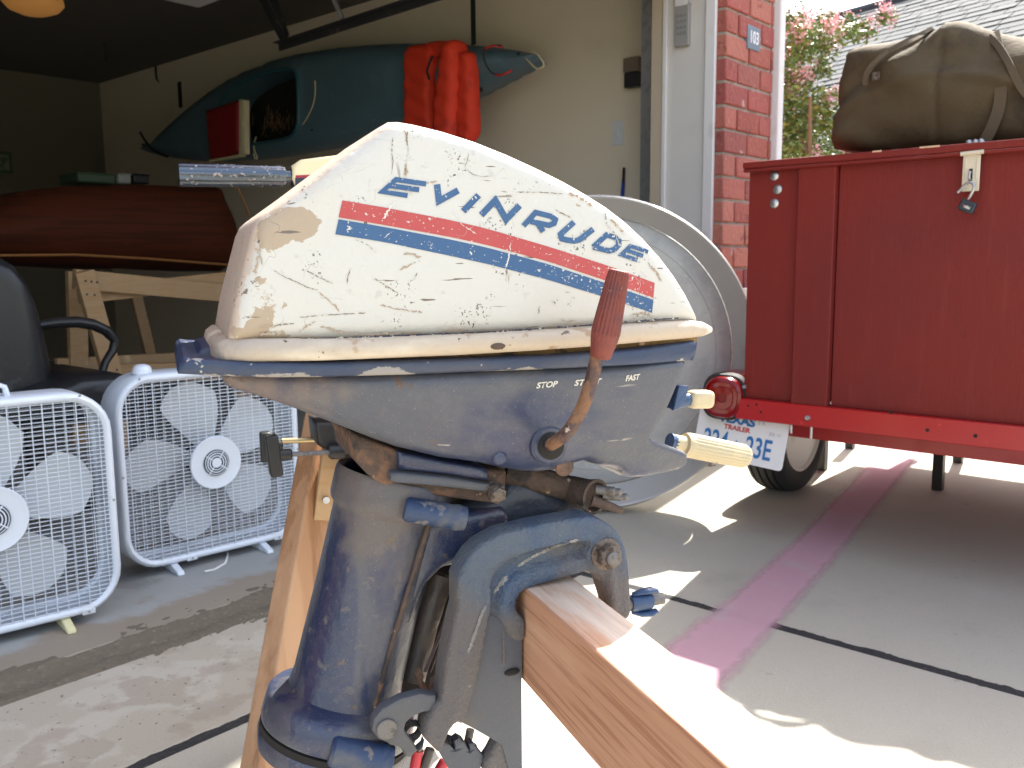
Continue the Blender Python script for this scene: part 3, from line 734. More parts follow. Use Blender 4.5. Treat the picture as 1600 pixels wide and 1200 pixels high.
def band(top, bot):
    def dens(l, n=24):
        xs_ = np.linspace(0, 1, n); a = np.array(l, float)
        t = np.concatenate([[0], np.cumsum(np.linalg.norm(np.diff(a, axis=0), axis=1))]); t /= t[-1]
        return [(np.interp(u, t, a[:, 0]), np.interp(u, t, a[:, 1])) for u in xs_]
    T, Bt = dens(top), dens(bot)
    return [[T[i], T[i+1], Bt[i+1], Bt[i]] for i in range(len(T)-1)]
def quads(name, qs, mat, lift):
    m = MB()
    for ql in qs: m.add([on_cowl(a, b, lift) for a, b in ql], [(0,1,2,3)])
    return m.build(name, mat, motor, smooth=None)
quads('red_stripe', band([(535,313),(600,324),(700,343),(760,357),(856,385),(950,415),(1023,442)], [(529,339.5),(600,351.5),(700,369.5),(760,382.5),(856,408.5),(950,439.5),(1021,465.5)]), MAT['decal_red'], .0004)
quads('blue_stripe', band([(529,342.5),(600,354.5),(700,373.5),(760,386.5),(856,412.5),(944,441.5),(1021,468.5)], [(524,366),(600,378),(700,399),(760,412),(856,437),(944,464),(1019,489)]), MAT['decal_blue'], .0004)
# lettering: strokes along their centre lines
def strokes(lines, w):
    out = []
    for ln, wd in [(l, w) for l in lines]:
        ln = [np.array(p, float) for p in ln]; L_, R__ = [], []
        for i, p in enumerate(ln):
            a = ln[max(i-1, 0)]; c = ln[min(i+1, len(ln)-1)]
            d1 = (p-a)/max(np.linalg.norm(p-a), 1e-6) if i else (c-p)/np.linalg.norm(c-p)
            d2 = (c-p)/max(np.linalg.norm(c-p), 1e-6) if i < len(ln)-1 else d1
            n1 = np.array([-d1[1], d1[0]]); n2 = np.array([-d2[1], d2[0]]); nn = n1+n2; nn /= max(np.linalg.norm(nn), 1e-6)
            s_ = 1/max(nn @ n1, .5)
            L_.append(tuple(p + nn*wd/2*s_)); R__.append(tuple(p - nn*wd/2*s_))
        for i in range(len(ln)-1): out.append([L_[i], L_[i+1], R__[i+1], R__[i]])
    return out
LW = 9.8
letters = {
 'E': [[(666,287.5),(619,280.5),(597,299.5),(637,305.5)], [(609,290),(655,296.5)]],
 'V': [[(683,288),(686,314),(716,297.5)]],
 'I': [[(748,305),(724,330)]],
 'N': [[(752,336),(774,313),(791,343),(812,321)]],
 'R': [[(818,353),(837,332),(861,338),(868,343),(866,349),(858,352),(829,346)], [(841,350),(849,362)]],
 'U': [[(897,347),(876,366),(878,373),(886,375),(898,376.5),(905,375),(927,358)]],
 'D': [[(927,386),(948,367),(961,371),(967,376),(967,383),(960,390),(952,392),(927,386)]],
 'e': [[(1013,393.5),(985,384.5),(971,398),(996,406.5)], [(979,391.2),(1005,400)]],
}
for nm, ls in letters.items():
    # end flat like the printed letters
    decal('letter', strokes(ls, {'E': 8.0, 'e': 6.4, 'D': 8.4, 'R': 8.4, 'U': 8.8}.get(nm, 10)), MAT['decal_blue'], .0005)
# the two lower left trim studs on the aft edge
for (px, py) in ((376, 470), (366, 515)):
    pass
M('scratch_brown', (.20, .15, .11), .85, layers=[dict(c=(.50,.46,.40), s=220, t=.55, w=.05, d=4)])
M('bare_primer', (.36, .27, .19), .8, layers=[dict(c=(.50,.46,.40), s=160, t=.60, w=.04, d=5)])
def scratch(line, wd, mat, sd):
    rg = random.Random(sd); ln = resample([tuple(p) for p in line], 2.2, False); ql = []
    pr0_ = None
    for i in range(len(ln)):
        a = np.array(ln[max(i-1, 0)]); c = np.array(ln[min(i+1, len(ln)-1)]); d_ = (c-a)/max(np.linalg.norm(c-a), 1e-6); nn = np.array([-d_[1], d_[0]])
        w_ = wd*rg.uniform(.35, 1.2)*min(1, (i+.6)/3, (len(ln)-i-.4)/3); o_ = rg.uniform(-.35, .35)*wd
        cur = (tuple(np.array(ln[i])+nn*(w_/2+o_)), tuple(np.array(ln[i])-nn*(w_/2-o_)))
        if pr0_ is not None and rg.random() > .12: ql.append([pr0_[0], cur[0], cur[1], pr0_[1]])
        pr0_ = cur
    quads('scratch', ql, MAT[mat], .0007 if mat == 'scratch_brown' else .00045)
for k, (ln_s, wd_s, mt_s) in enumerate([
    ([(425,510),(440,507),(462,505)], 2.0, 'scratch_brown'), ([(427,422),(445,433),(462,440),(480,449),(497,453)], 1.5, 'scratch_brown'), ([(498,456),(512,468),(524,478),(530,487)], 2.6, 'bare_primer'),
    ([(476,421),(500,434),(521,443)], 1.5, 'scratch_brown'), ([(584,434),(602,445),(621,458)], 1.8, 'scratch_brown'), ([(594,476),(612,481),(634,485),(662,488)], 2.6, 'bare_primer'), ([(466,496),(500,493),(530,491),(574,489)], 1.4, 'scratch_brown'),
    ([(468,520),(480,509),(493,502)], 3.0, 'bare_primer'), ([(498,509),(530,518),(565,523),(628,521)], 3.4, 'bare_primer'), ([(400,523),(425,521),(438,518)], 5, 'bare_primer'), ([(404,512),(418,508),(430,511)], 3.5, 'bare_primer'),
    ([(638,199),(635,214),(639,236),(634,258),(632,277)], 1.9, 'scratch_brown'), ([(614,213),(612,235),(614,252),(612,272)], 1.5, 'scratch_brown'), ([(632,203),(637,222)], 4, 'bare_primer'), ([(636,258),(634,276)], 4.5, 'bare_primer'),
    ([(655,288),(672,285),(684,283)], 2.2, 'bare_primer'), ([(618,314),(606,330),(598,342)], 4.5, 'letter_white'), ([(727,262),(738,272),(752,276),(766,275)], 1.0, 'scratch_brown'), ([(733,238),(730,252),(726,262)], 1.0, 'scratch_brown'),
    ([(630,397),(645,397),(657,402),(655,409)], 4.0, 'bare_primer'), ([(624,421),(640,415),(650,409)], 3.0, 'bare_primer'), ([(556,374),(572,381),(584,391)], 1.2, 'scratch_brown'), ([(548,419),(544,432),(542,444)], 1.6, 'scratch_brown'),
    ([(640,440),(648,437),(652,424)], 1.6, 'scratch_brown'), ([(806,300),(840,300),(880,303)], 1.2, 'scratch_brown'), ([(945,330),(948,350),(962,366),(968,383)], 1.5, 'scratch_brown'), ([(886,300),(902,306),(918,316),(926,324)], 4.5, 'bare_primer'),
    ([(952,342),(966,354),(976,366)], 4, 'bare_primer'), ([(1012,410),(1024,424),(1034,440)], 4, 'bare_primer'), ([(868,328),(884,336),(895,341)], 2.0, 'scratch_brown'), ([(985,492),(1003,489),(1020,494)], 3.0, 'bare_primer'), ([(876,500),(890,503),(900,500)], 2.4, 'bare_primer'),
    ([(862,470),(868,474),(872,468)], 3, 'scratch_brown'), ([(843,478),(842,490)], 1.8, 'scratch_brown'), ([(798,382),(795,402),(790,420)], 2.6, 'letter_white'), ([(735,392),(738,398)], 4.5, 'letter_white'), ([(543,352),(548,358),(541,360)], 3, 'letter_white'), ([(600,372),(612,362)], 1.6, 'letter_white'),
    ([(706,330),(716,340),(722,352)], 1.5, 'letter_white'), ([(720,350),(745,366)], 1.3, 'letter_white'), ([(401,352),(398,380),(404,400),(398,425),(402,440)], 4.5, 'bare_primer'), ([(408,372),(406,396),(410,414)], 3, 'bare_primer')]):
    scratch(ln_s, wd_s, mt_s, k)
# ---- cream rim round the foot of the cowl
rim = MB(); st = []
rp = [(327,551,551),(330,541,559),(337,535,564),(352,530,567),(400,529,567),(500,530,565),(600,528,561),(720,523,556),(840,517,549),(950,510,541),(1040,503,533),(1085,500,529),(1103,503,526),(1113,510,520)]
hw = [.030,.060,.078,.092,.103,.110,.112,.113,.113,.112,.108,.102,.09,.07]
for (px, t_, b_), h in zip(rp, hw):
    yn = YC - h
    x, za = MF.at(px, t_, yn+.006); x2, zb_ = MF.at(px, b_, yn)
    x = (x+x2)/2 if False else x2; hh = max((za - zb_)/2, .002); zc = (za+zb_)/2; ring = []
    NN = 10
    for k in range(NN+1):
        a = -math.pi/2 + math.pi*k/NN
        ring.append((x, YC - h + hh*.9*(1-math.cos(a)), zc + hh*math.sin(a)))
    far = [(x, 2*YC - q[1], q[2]) for q in reversed(ring)]
    st.append(ring + far)
rim.loft(st); rim.build('rim', MAT['rim_cream'], motor, smooth=50)
# dark ragged line where the paint stops above the rim
ln = [(410,534),(520,531),(640,526),(760,521),(870,514),(960,507),(1060,499)]
ln = [(a, b-2) for a, b in ln]
pts = resample(ln, 5, False); segs = []
random.seed(3)
for i in range(len(pts)-1):
    if random.random() < .13: continue
    w1 = random.uniform(.8, 2.0); o1 = random.uniform(-.5, .5)
    segs.append([(pts[i][0], pts[i][1]-w1+o1), (pts[i+1][0]+.5, pts[i+1][1]-w1+o1), (pts[i+1][0]+.5, pts[i+1][1]+w1*.7+o1), (pts[i][0], pts[i][1]+w1*.7+o1)])
M('scuff', (.055, .055, .07), .8, layers=[dict(c=(.55,.5,.42), s=260, t=.58, w=.03, d=4)])
decal('seam_line', segs, MAT['scuff'], .0003)
# cracks in the rim
cr = MB()
for (px, py, r) in ((778,541,.0040),(1003,537,.0018)):
    q = P3(px, py, YC-.1128); MB().sphere(q, r, 10, 6, (1.6, .35, .7)).build('crack', MAT['rusty'], motor)
# gasket glimpsed between the rim and the tray on the fore side
gpx = [(430,566),(760,560),(870,556),(1000,545),(1098,534),(1098,524),(1000,534),(870,545),(760,552),(430,560)]
relief(MF.poly(gpx, CY), lambda x,z,d: YC-.088+0*x, lambda x,z,d: YC+.088+0*x, .012).build('gasket', M('gasket_brown', (.25,.15,.06), .9, layers=[dict(c=(.08,.05,.03), s=60, t=.55, w=.08, d=7)], bump=2), motor)
# ---- tray band
bp = [(277,583),(281,566),(288,561),(300,563),(360,566),(500,567),(640,563),(760,559),(870,555),(1000,545),(1104,533),(1107,538),(1099,566),(1000,571),(870,577),(760,581),(640,586),(500,590),(360,591),(279,589)]
bh = .104
def band_hw(x):
    xa = MF.at(277,575,0)[0]; xb = MF.at(1106,550,0)[0]; t = (x-xa)/(xb-xa)
    return bh*np.clip(np.minimum(1, .84+1.1*t), 0, 1) - .018*np.clip((t-.75)/.25, 0, 1)**2
rb = rnd(.004)
relief(MF.poly(bp, YC-bh), lambda x,z,d: YC - band_hw(x) + rb(d), lambda x,z,d: YC + band_hw(x) - rb(d), .006).build('tray_band', MAT['band_blue'], motor, smooth=40)
fp = [(300,563),(303,546),(312,536),(326,534),(345,545),(350,566)]
relief(MF.poly(fp, YC), lambda x,z,d: YC-.05+rb(d), lambda x,z,d: YC+.06-rb(d), .006).build('carry_handle', MAT['band_blue'], motor)
# ---- lower pan
pan_px = [(351,588),(353,600),(358,612),(372,618),(430,634),(500,658),(547,676),(591,693),(629,706),(697,722),(760,731),(794,739),(830,746),(856,748),(890,744),(912,734),(930,729),(950,736),(985,741),(993,748),(1000,757),(1030,757),(1097,746),(1102,738),(1104,720),(1098,716),(1029,690),(1036,668),(1053,637),(1064,606),(1077,570),(1080,562),(980,570),(870,575),(760,579),(640,584),(500,589)]
pan = MF.poly(pan_px, CY)
pz1 = max(p[1] for p in pan); pz0 = min(p[1] for p in pan)
xa = MF.at(351,600,CY)[0]; xm = MF.at(700,650,CY)[0]; xe = MF.at(1029,690,CY)[0]
pr_ = rnd(.011)
def pan_near(x, z, d):
    t = np.clip((pz1 - z)/(pz1 - pz0), 0, 1)
    u = np.clip((x - xa)/(xm - xa), 0, 1)
    hwid = .098*(.70 + .30*np.sin(u*np.pi/2)) - .022*t**2 - (.030*(1-u)+.004)*t**1.2
    hwid -= .006*np.clip((x - xe)/.05, 0, 1)
    d = d*(1 + 1.6*np.clip((x - xe + .03)/.02, 0, 1))
    # soft panel crease and bosses
    bx, bz = MF.at(862, 697, CY); hwid += .004*np.exp(-(((x-bx)/.020)**2 + ((z-bz)/.020)**2)**2)
    return YC - hwid + pr_(d)
relief(pan, pan_near, lambda x,z,d: 2*YC - pan_near(x,z,d), .0065).build('lower_pan', MAT['pan_blue'], motor, smooth=50)
def on_pan(px, py, lift=.0006):
    y = CY
    for _ in range(6):
        x, z = MF.at(px, py, y); y = float(pan_near(np.array([x]), np.array([z]), np.array([.05]))[0]) - lift
    return Vector((x, y, z))
# words on the pan
def pan_text(tx, pxc, pyc, hpx, wpx, rotd=4):
    c = on_pan(pxc, pyc); e = on_pan(pxc+wpx/2, pyc-1.5); s_ = on_pan(pxc-wpx/2, pyc+1.5)
    dx = (e - s_).normalized(); up = Vector((0,0,1)); up = (up - dx*up.dot(dx)).normalized(); nrm = dx.cross(up)
    me = text_mesh(tx, 1, ext=0, shear=.28, bold=.03); xs_ = [v.co.x for v in me.vertices]; ys_ = [v.co.y for v in me.vertices]
    W_ = max(xs_)-min(xs_); H_ = max(ys_)-min(ys_); sx_ = (e-s_).length/W_; sy_ = hpx*c.length*0 + hpx/FPX*.80/H_
    cx_, cy_ = (max(xs_)+min(xs_))/2, (max(ys_)+min(ys_))/2
    for v in me.vertices:
        a, b_ = (v.co.x-cx_)*sx_, (v.co.y-cy_)*sy_; v.co = c + dx*a + up*b_
    # press every letter onto the curved side
    for v in me.vertices: v.co.y = float(pan_near(np.array([v.co.x]), np.array([v.co.z]), np.array([.05]))[0]) - .0006
    link('lettering', me, MAT['letter_white'], motor)
pan_text('STOP', 855, 601, 9, 34)
pan_text('START', 919, 597, 9, 43)
pan_text('FAST', 989, 590, 9, 23)
# boss, washer and shift lever
q = on_pan(857, 695); 
MB().lathe(q+Vector((0,.006,0)), (0,-1,0), [(0,.0165),(.008,.0165),(.0105,.0145)], 28).build('boss', MAT['pan_blue'], motor)
MB().lathe(q+Vector((0,.002,0)), (0,-1,0), [(0,.0115),(.009,.0115),(.010,.010)], 24).build('bushing', MAT['dark_gap'], motor)
pl = [(860,696,-.004),(862,694,-.026),(870,689,-.036),(883,680,-.042),(897,662,-.046),(910,638,-.050),(920,610,-.053),(928,580,-.056),(933,556,-.058)]
path = [on_pan(857,695)+Vector((0,.004,0))] + [P3(a, b_, YC-.098+c) for a, b_, c in pl]
path = smooth_poly([tuple(p) for p in path], 2, False)
rr = list(np.linspace(.0052, .0054, len(path))); rr[0] = rr[1] = .0065
lever = MB().tube(path, rr, 16).build('shift_lever', MAT['rust_tube'], motor, smooth=50)
ga, gb = P3(938, 558, YC-.157), P3(968, 420, YC-.165)
gd_ = (gb-ga); gl = gd_.length
MB().lathe(ga - gd_.normalized()*.001, gd_, [(0,.0062),(.0015,.0082),(gl*.10,.0090),(gl*.22,.0106),(gl*.28,.0111),(gl*.30,.0113),(gl*.45,.0108),(gl*.65,.0099),(gl*.85,.0089),(gl*.97,.0080),(gl*.995,.0074),(gl,.0060)], 80, 20, .0009, (5, 9)).build('grip', MAT['red_rubber'], lever, smooth=60)
q = on_pan(781, 716)
MB().lathe(q+Vector((0,.004,0)), (-.1,-1,.1), [(0,.006),(.005,.006),(.0065,.0045),(.0068,.001)], 14).build('screw_head', MAT['pan_blue'], motor)
q = on_pan(884, 730)
MB().lathe(q+Vector((0,.003,0)), (0,-1,.0), [(0,.009),(.002,.008),(.0022,.001)], 14).build('oil_stain', MAT['rusty'], motor)
# choke knob and ribbed handle at the fore end
ka, kb = P3(1066, 628, YC-.06), P3(1116, 623, YC-.06)
MB().box(-.002,.024,-.008,.008,-.0085,.0085, Matrix.Translation(P3(1078,624,YC-.06)) @ Matrix.Rotation(R_(3), 4, 'Y')).build('choke_knob', MAT['ivory'], motor, bevel=.005, seg=3)
MB().cyl(P3(1050,628,YC-.06), P3(1078,624,YC-.06), .008, .006, 14).build('knob_neck', MAT['blue_bright'], motor)
relief(MF.poly([(1058,602),(1074,602),(1070,622),(1058,638),(1050,640)], YC-.075), lambda x,z,d: YC-.078+0*x, lambda x,z,d: YC-.02+0*x, .01).build('knob_guard', MAT['blue_bright'], motor, bevel=.001)
ha, hb = P3(1052, 691, YC-.02), P3(1168, 714, YC-.02)
hd = hb-ha; hl = hd.length
MB().lathe(ha, hd, [(0,.008),(.012,.008),(.013,.0115),(.018,.0125),(.022,.0125),(hl*.5,.0125),(hl-.006,.0122),(hl-.002,.0105),(hl,.006)], 88, 22, .0011, (4, 6)).build('ribbed_handle', MAT['ivory'], motor, smooth=60)
MB().tube([ha-hd*.05, ha+hd*.115], [.0085,.0075], 14).build('handle_neck', MAT['blue_bright'], motor)
# fuel socket with two pins under the pan
fa = P3(905, 768, YC-.055); fb = P3(935, 772, YC-.055)
fdir = (P3(955,780,YC-.075)-P3(915,768,YC-.045)).normalized()
MB().lathe(P3(893,765,YC-.03), fdir, [(0,.013),(.02,.014),(.030,.0165),(.031,.0165),(.0315,.0135),(.024,.012)], 26).build('fuel_socket', MAT['rusty'], motor)
for (a, b_, c, d_) in ((932,765,962,768),(942,774,984,777)):
    MB().lathe(P3(a,b_,YC-.065), P3(c,d_,YC-.075)-P3(a,b_,YC-.065), [(0,.0042),(.016,.0042),(.017,.003),(.021,.0035),(.024,.001)], 12).build('socket_pin', MAT['pin_steel'], motor)
MB().tube([P3(925,782,YC-.065), P3(950,790,YC-.07), P3(972,798,YC-.07)], [.005,.0042,.003], 10).build('hose_barb', MAT['rusty'], motor)
MB().tube([P3(790,738,YC-.02), P3(850,752,YC-.03), P3(900,766,YC-.03)], .012, 12).build('linkage', MAT['rusty'], motor)
# ---- neck between pan and leg
nk = [(548,675),(556,720),(575,742),(600,760),(640,770),(700,778),(770,787),(790,783),(793,738),(700,722),(620,703)]
relief(MF.poly(nk, YC-.05), lambda x,z,d: YC-.050+rb(d), lambda x,z,d: YC+.05-rb(d), .008).build('neck', MAT['rusty'], motor, smooth=40)
fl1 = [(612,740),(622,738),(700,746),(768,757),(790,760),(790,770),(768,770),(700,762),(622,755),(612,752)]
relief(MF.poly(fl1, YC-.062), lambda x,z,d: YC-.062+rb(d)*.6, lambda x,z,d: YC+.06-rb(d), .006).build('neck_flange', MAT['bracket_plate'], motor, smooth=40)
fl2 = [(622,706),(700,722),(762,733),(764,752),(700,742),(624,734)]
relief(MF.poly(fl2, YC-.057), lambda x,z,d: YC-.057+rb(d)*.6, lambda x,z,d: YC+.057-rb(d), .006).build('neck_block', MAT['pan_blue'], motor, smooth=40)
q = P3(776, 772, YC-.066); MB().lathe(q, (.1,-1,-.3), [(-.01,.008),(.004,.008),(.006,.005)], 6).build('bolt', MAT['bolt_metal'], motor)
# ---- the leg: a tilted cylinder with collars
LA = P3(618, 742, YC); LB = P3(527, 1130, YC)
ld = (LB - LA).normalized(); ln_ = (LB-LA).length
rt = .0535
MB().lathe(LA, ld, [(.045,rt*.80),(.0,rt*.86),(-.001,rt*.91),(-.002,rt*.97),(.001,rt*1.0),(.024,rt*1.0),(.029,rt*.97),(.031,rt*.93),(.034,rt*.905),(ln_*.5,rt*.90),(ln_*.80,rt*.92),(ln_*.86,rt*.96),(ln_*.885,rt*1.22),(ln_*.90,rt*1.27),(ln_*.99,rt*1.29),(ln_*1.005,rt*1.27),(ln_*1.006,rt*.9)], 72).build('exhaust_leg', MAT['leg_blue'], motor, smooth=40)
MB().lathe(LA, ld, [(.030,rt*.805),(.031,.002)], 40).build('leg_opening_shade', MAT['dark_gap'], motor)  # black disc standing in for the shade inside the hollow leg
MB().lathe(LA+ld*(ln_*1.010), ld, [(0,rt*1.2),(.001,rt*1.28),(.014,rt*1.27),(.016,rt*1.1)], 60).build('rubber_mount', MAT['dark_gap'], motor, smooth=40)
MB().lathe(LA+ld*(ln_*1.03), ld, [(0,rt*1.25),(.004,rt*1.29),(.018,rt*1.24),(.024,rt*.80),(.22,rt*.66),(.23,rt*.5)], 60).build('lower_housing', MAT['leg_blue'], motor, smooth=40)
# clamp tubes on both collars
for (a, b_, y1, c, d_, y2, r) in ((632,795,YC-.058,729,811,YC-.068,.0105), (516,1172,YC-.066,613,1190,YC-.076,.0130)):
    p, q = P3(a, b_, y1), P3(c, d_, y2)
    L__ = (q-p).length
    MB().lathe(p, q-p, [(0,r*.8),(.003,r),(L__-.012,r),(L__-.011,r*1.06),(L__-.007,r*1.06),(L__-.006,r),(L__-.001,r*.97),(L__,r*.6)], 24).build('clamp_tube', M('tube_blue', (.024,.046,.105), .45, layers=[dict(c=(.10,.105,.115), s=16, t=.50, w=.10, d=7, a=.85, r=.8), dict(c=(.20,.18,.16), s=40, t=.60, w=.05, d=9, a=.8, r=.9)], bump=.8, bscale=90) if 'tube_blue' not in MAT else MAT['tube_blue'], motor, smooth=40)
# flange down the fore side of the leg, its seam, and the swivel bracket reaching to the clamp
fl_px = [(668,815),(732,800),(790,790),(800,815),(780,835),(745,850),(720,874),(690,890),(668,912),(655,940),(640,985),(622,1050),(600,1110),(585,1152),(568,1150),(588,1095),(612,1005),(640,908)]
relief(MF.poly(fl_px, YC-.036), lambda x,z,d: YC-.038+rnd(.008)(d), lambda x,z,d: YC+.035-rnd(.008)(d), .005).build('flange', MAT['leg_blue'], motor, smooth=50)
sm_ = [P3(a, b_, YC-.0465) for a, b_ in ((670,820),(655,868),(640,915),(626,962),(612,1008),(598,1058),(584,1108),(573,1146))]
MB().tube(sm_, [.0022,.0026,.0021,.0027,.0022,.0026,.0023,.0020], 8).build('seam', MAT['rusty'], motor)
sr = rnd(.02)
sw = [(690,870),(700,800),(730,790),(780,762),(797,744),(820,740),(845,745),(880,768),(935,808),(960,832),(930,850),(860,835),(800,852),(762,870),(740,884),(715,884)]
relief(MF.poly(sw, YC-.03), lambda x,z,d: YC-.034+sr(d), lambda x,z,d: YC+.04-sr(d), .0065).build('swivel_bracket', M('swivel_paint', (.034,.038,.054), .35, layers=[dict(c=(.08,.076,.074), s=8, t=.46, w=.12, d=5, a=.8, r=.8), dict(c=(.26,.23,.20), s=900, t=.68, w=.04, d=3, r=.9, a=.7)], bump=.8, bscale=120), motor, smooth=50)
MB().tube([P3(690,898,YC+.005), P3(666,975,YC), P3(644,1062,YC-.004)], [.012,.011,.012], 18).build('swivel_tube', M('tube_dusty', (.085,.065,.055), .45, layers=[dict(c=(.14,.11,.085), s=20, t=.5, w=.15, d=7, r=.9), dict(c=(.03,.04,.08), s=12, t=.56, w=.1, st=(1,1,.3))], bump=1, bscale=100), motor)
# ---- clamp brackets
outer = [(690,1096),(697,1040),(710,975),(716,953),(716,906),(727,881),(737,866),(753,851),(784,834),(837,821),(880,813),(906,809),(922,807),(940,812),(959,824),(972,840),(980,860),(984,885),(987,925),(988,955),(985,968),(978,972),(964,962),(956,953),(953,940),(950,931),(945,914),(937,903),(930,898),(919,896),(897,902),(866,911),(837,919),(826,923),(816,930),(811,941),(809,950),(811,958),(823,972),(824,984),(821,1020),(819,1078),(820,1125),(822,1225),(800,1228),(762,1215),(766,1200),(774,1188),(785,1166),(780,1161),(766,1156),(740,1142),(716,1131),(710,1134),(703,1142),(700,1150),(696,1160),(690,1176),(684,1176),(672,1165),(663,1155),(668,1130),(680,1106)]
oc = MF.poly(outer, 0)
rim_line = MF.poly([(664,1160),(680,1106),(697,1040),(710,975),(716,953),(716,906),(727,881),(737,866),(753,851),(784,834),(837,821),(880,813),(922,807),(959,824),(980,860),(987,925),(986,970)], 0)
lip_line = MF.poly([(960,958),(950,931),(945,914),(930,898),(919,896),(897,902),(866,911),(837,919),(816,930),(809,950),(823,972),(824,978)], 0)
boss = MF.at(946, 865, 0)
rimw_line = [(0,0)]
def sstep(a, b_, v): t = np.clip((v-a)/(b_-a), 0, 1); return t*t*(3-2*t)
def br_near(x, z, d):
    P = np.stack([x, z], 1)
    d1 = seg_dist(P, rim_line, False); d2 = seg_dist(P, lip_line, False)
    db = np.hypot(x-boss[0], z-boss[1])
    wr = .021 + .009*np.exp(-((x-MF.at(745,880,0)[0])/.03)**2)
    h = np.maximum(1 - sstep(wr, wr+.0045, d1), .75*(1 - sstep(.013, .0185, d2)))
    h = np.maximum(h, 1 - sstep(.017, .021, db))
    return .0105*(1-h) + np.where(d1 < .05, 1, .8)*rnd(.005)(d)*1.0 - .002*np.exp(-((d1-.018)/.004)**2)
def br_far(x, z, d): return .026 + 0*x
cb = relief(oc, br_near, br_far, .0034).build('clamp_bracket', MAT['bracket_blue'], motor, smooth=50)
cb2 = cb.copy(); COL.objects.link(cb2); cb2.parent = motor; cb2.location = (0, .150, 0)
def on_bracket(px, py, lift=.0005):
    y = .004
    for _ in range(4):
        x, z = MF.at(px, py, y); y = float(br_near(np.array([x]), np.array([z]), np.array([.05]))[0]) - lift
    return (x, y, z)
M('worn_edge', (.20,.19,.18), .8, layers=[dict(c=(.30,.28,.26), s=180, t=.5, w=.1, d=5)], bump=1)
for sd_, path_, w0 in ((1, [(905,843),(880,850),(855,859),(830,871),(808,886)], 5.5), (2, [(793,899),(782,912),(771,928)], 6.5), (3, [(760,945),(752,962),(744,985),(738,1003),(731,1022)], 5.5)):
    rg = random.Random(sd_); pt_ = resample(smooth_poly(path_, 2, False), 2.0, False); m_ = MB(); pv = None
    for i in range(1, len(pt_)-1):
        d_ = np.array(pt_[i+1]) - np.array(pt_[i-1]); d_ /= np.linalg.norm(d_); n_ = np.array([-d_[1], d_[0]]); tp_w = min(1, i/3, (len(pt_)-1-i)/3)
        a = np.array(pt_[i]) + n_*w0*.5*tp_w*rg.uniform(.5, 1.1); b_ = np.array(pt_[i]) - n_*w0*.5*tp_w*rg.uniform(.5, 1.1)
        cur = (on_bracket(*a), on_bracket(*b_))
        if pv: m_.add([pv[0], cur[0], cur[1], pv[1]], [(0,1,2,3)])
        pv = cur
    m_.build('worn_edge', MAT['worn_edge'], motor, smooth=None)
# flat gusset plate between the bracket edges, lower part
gp = [(760,960),(800,975),(818,985),(817,1078),(818,1222),(802,1222),(786,1166),(740,1140),(716,1128),(700,1110),(712,1062),(731,1009)]
relief(MF.poly(gp, .006), lambda x,z,d: .0080+rb(d)*.3, lambda x,z,d: .02+0*x, .01).build('bracket_plate', MAT['bracket_plate'], motor, smooth=40)
rp_ = [(786,985),(791,985),(792,1036),(791,1046),(787,1046),(786,1036)]
relief(MF.poly(rp_, .004), lambda x,z,d: .005+rb(d), lambda x,z,d: .016+0*x, .006).build('rib', MAT['bracket_blue'], motor, smooth=50)
MB().sphere(P3(800,1050,.0075), .0075, 10, 6, (1, .3, .45)).build('rust_hole', MAT['dark_gap'], motor)
# pivot bolt
q = Vector((boss[0], 0, boss[1]))
MB().lathe(q+Vector((0,.001,0)), (0,-1,0), [(0,.0145),(.003,.0145),(.004,.0125)], 24).build('washer', MAT['bolt_metal'], motor)
MB().lathe(q+Vector((0,-.003,0)), (-.02,-1,0), [(0,.0115),(.009,.0115),(.0105,.0095)], 6).build('pivot_nut', MAT['bolt_metal'], motor, smooth=20, bevel=.001)
MB().lathe(q+Vector((0,-.012,0)), (-.02,-1,0), [(0,.0062),(.004,.0062),(.005,.0045)], 20).build('pivot_bolt', MAT['pin_steel'], motor)
MB().cyl(q+Vector((0,.026,0)), q+Vector((0,.150,0)), .010).build('tilt_tube', MAT['bolt_metal'], motor)
# clamp screw with its handle on the fore side
for dy in (.012,):
    s0 = P3(955, 940, dy); s0 = Vector((s0.x, dy, zt-.032)); s1 = s0 + Vector((.046, -.0, .0))
    sc_ = MB().tube([Vector((.052, dy, s0.z)), Vector((s1.x+.008, dy, s0.z))], .0052, 14).build('clamp_screw', MAT['pin_steel'], motor)
    hx = P3(1003, 940, dy).x
    MB().lathe(Vector((hx-.012, dy, s0.z)), (1,0,0), [(0,.007),(.003,.008),(.020,.008),(.022,.0065)], 20).build('screw_hub', MAT['blue_bright'], sc_)
    for s_ in (-1, 1):
        MB().tube([Vector((hx-.010, dy, s0.z+s_*.0085)), Vector((hx-.002, dy-.002, s0.z+s_*.0105)), Vector((hx+.008, dy-.003, s0.z+s_*.0110)), Vector((hx+.014, dy-.003, s0.z+s_*.0095))], [.003,.0046,.0052,.0035], 12, flat=.6).build('wing', MAT['blue_bright'], sc_)
    MB().lathe(Vector((.0505, dy, s0.z)), (1,0,0), [(0,.013),(.003,.013),(.005,.006)], 20).build('clamp_pad', MAT['rusty'], sc_)
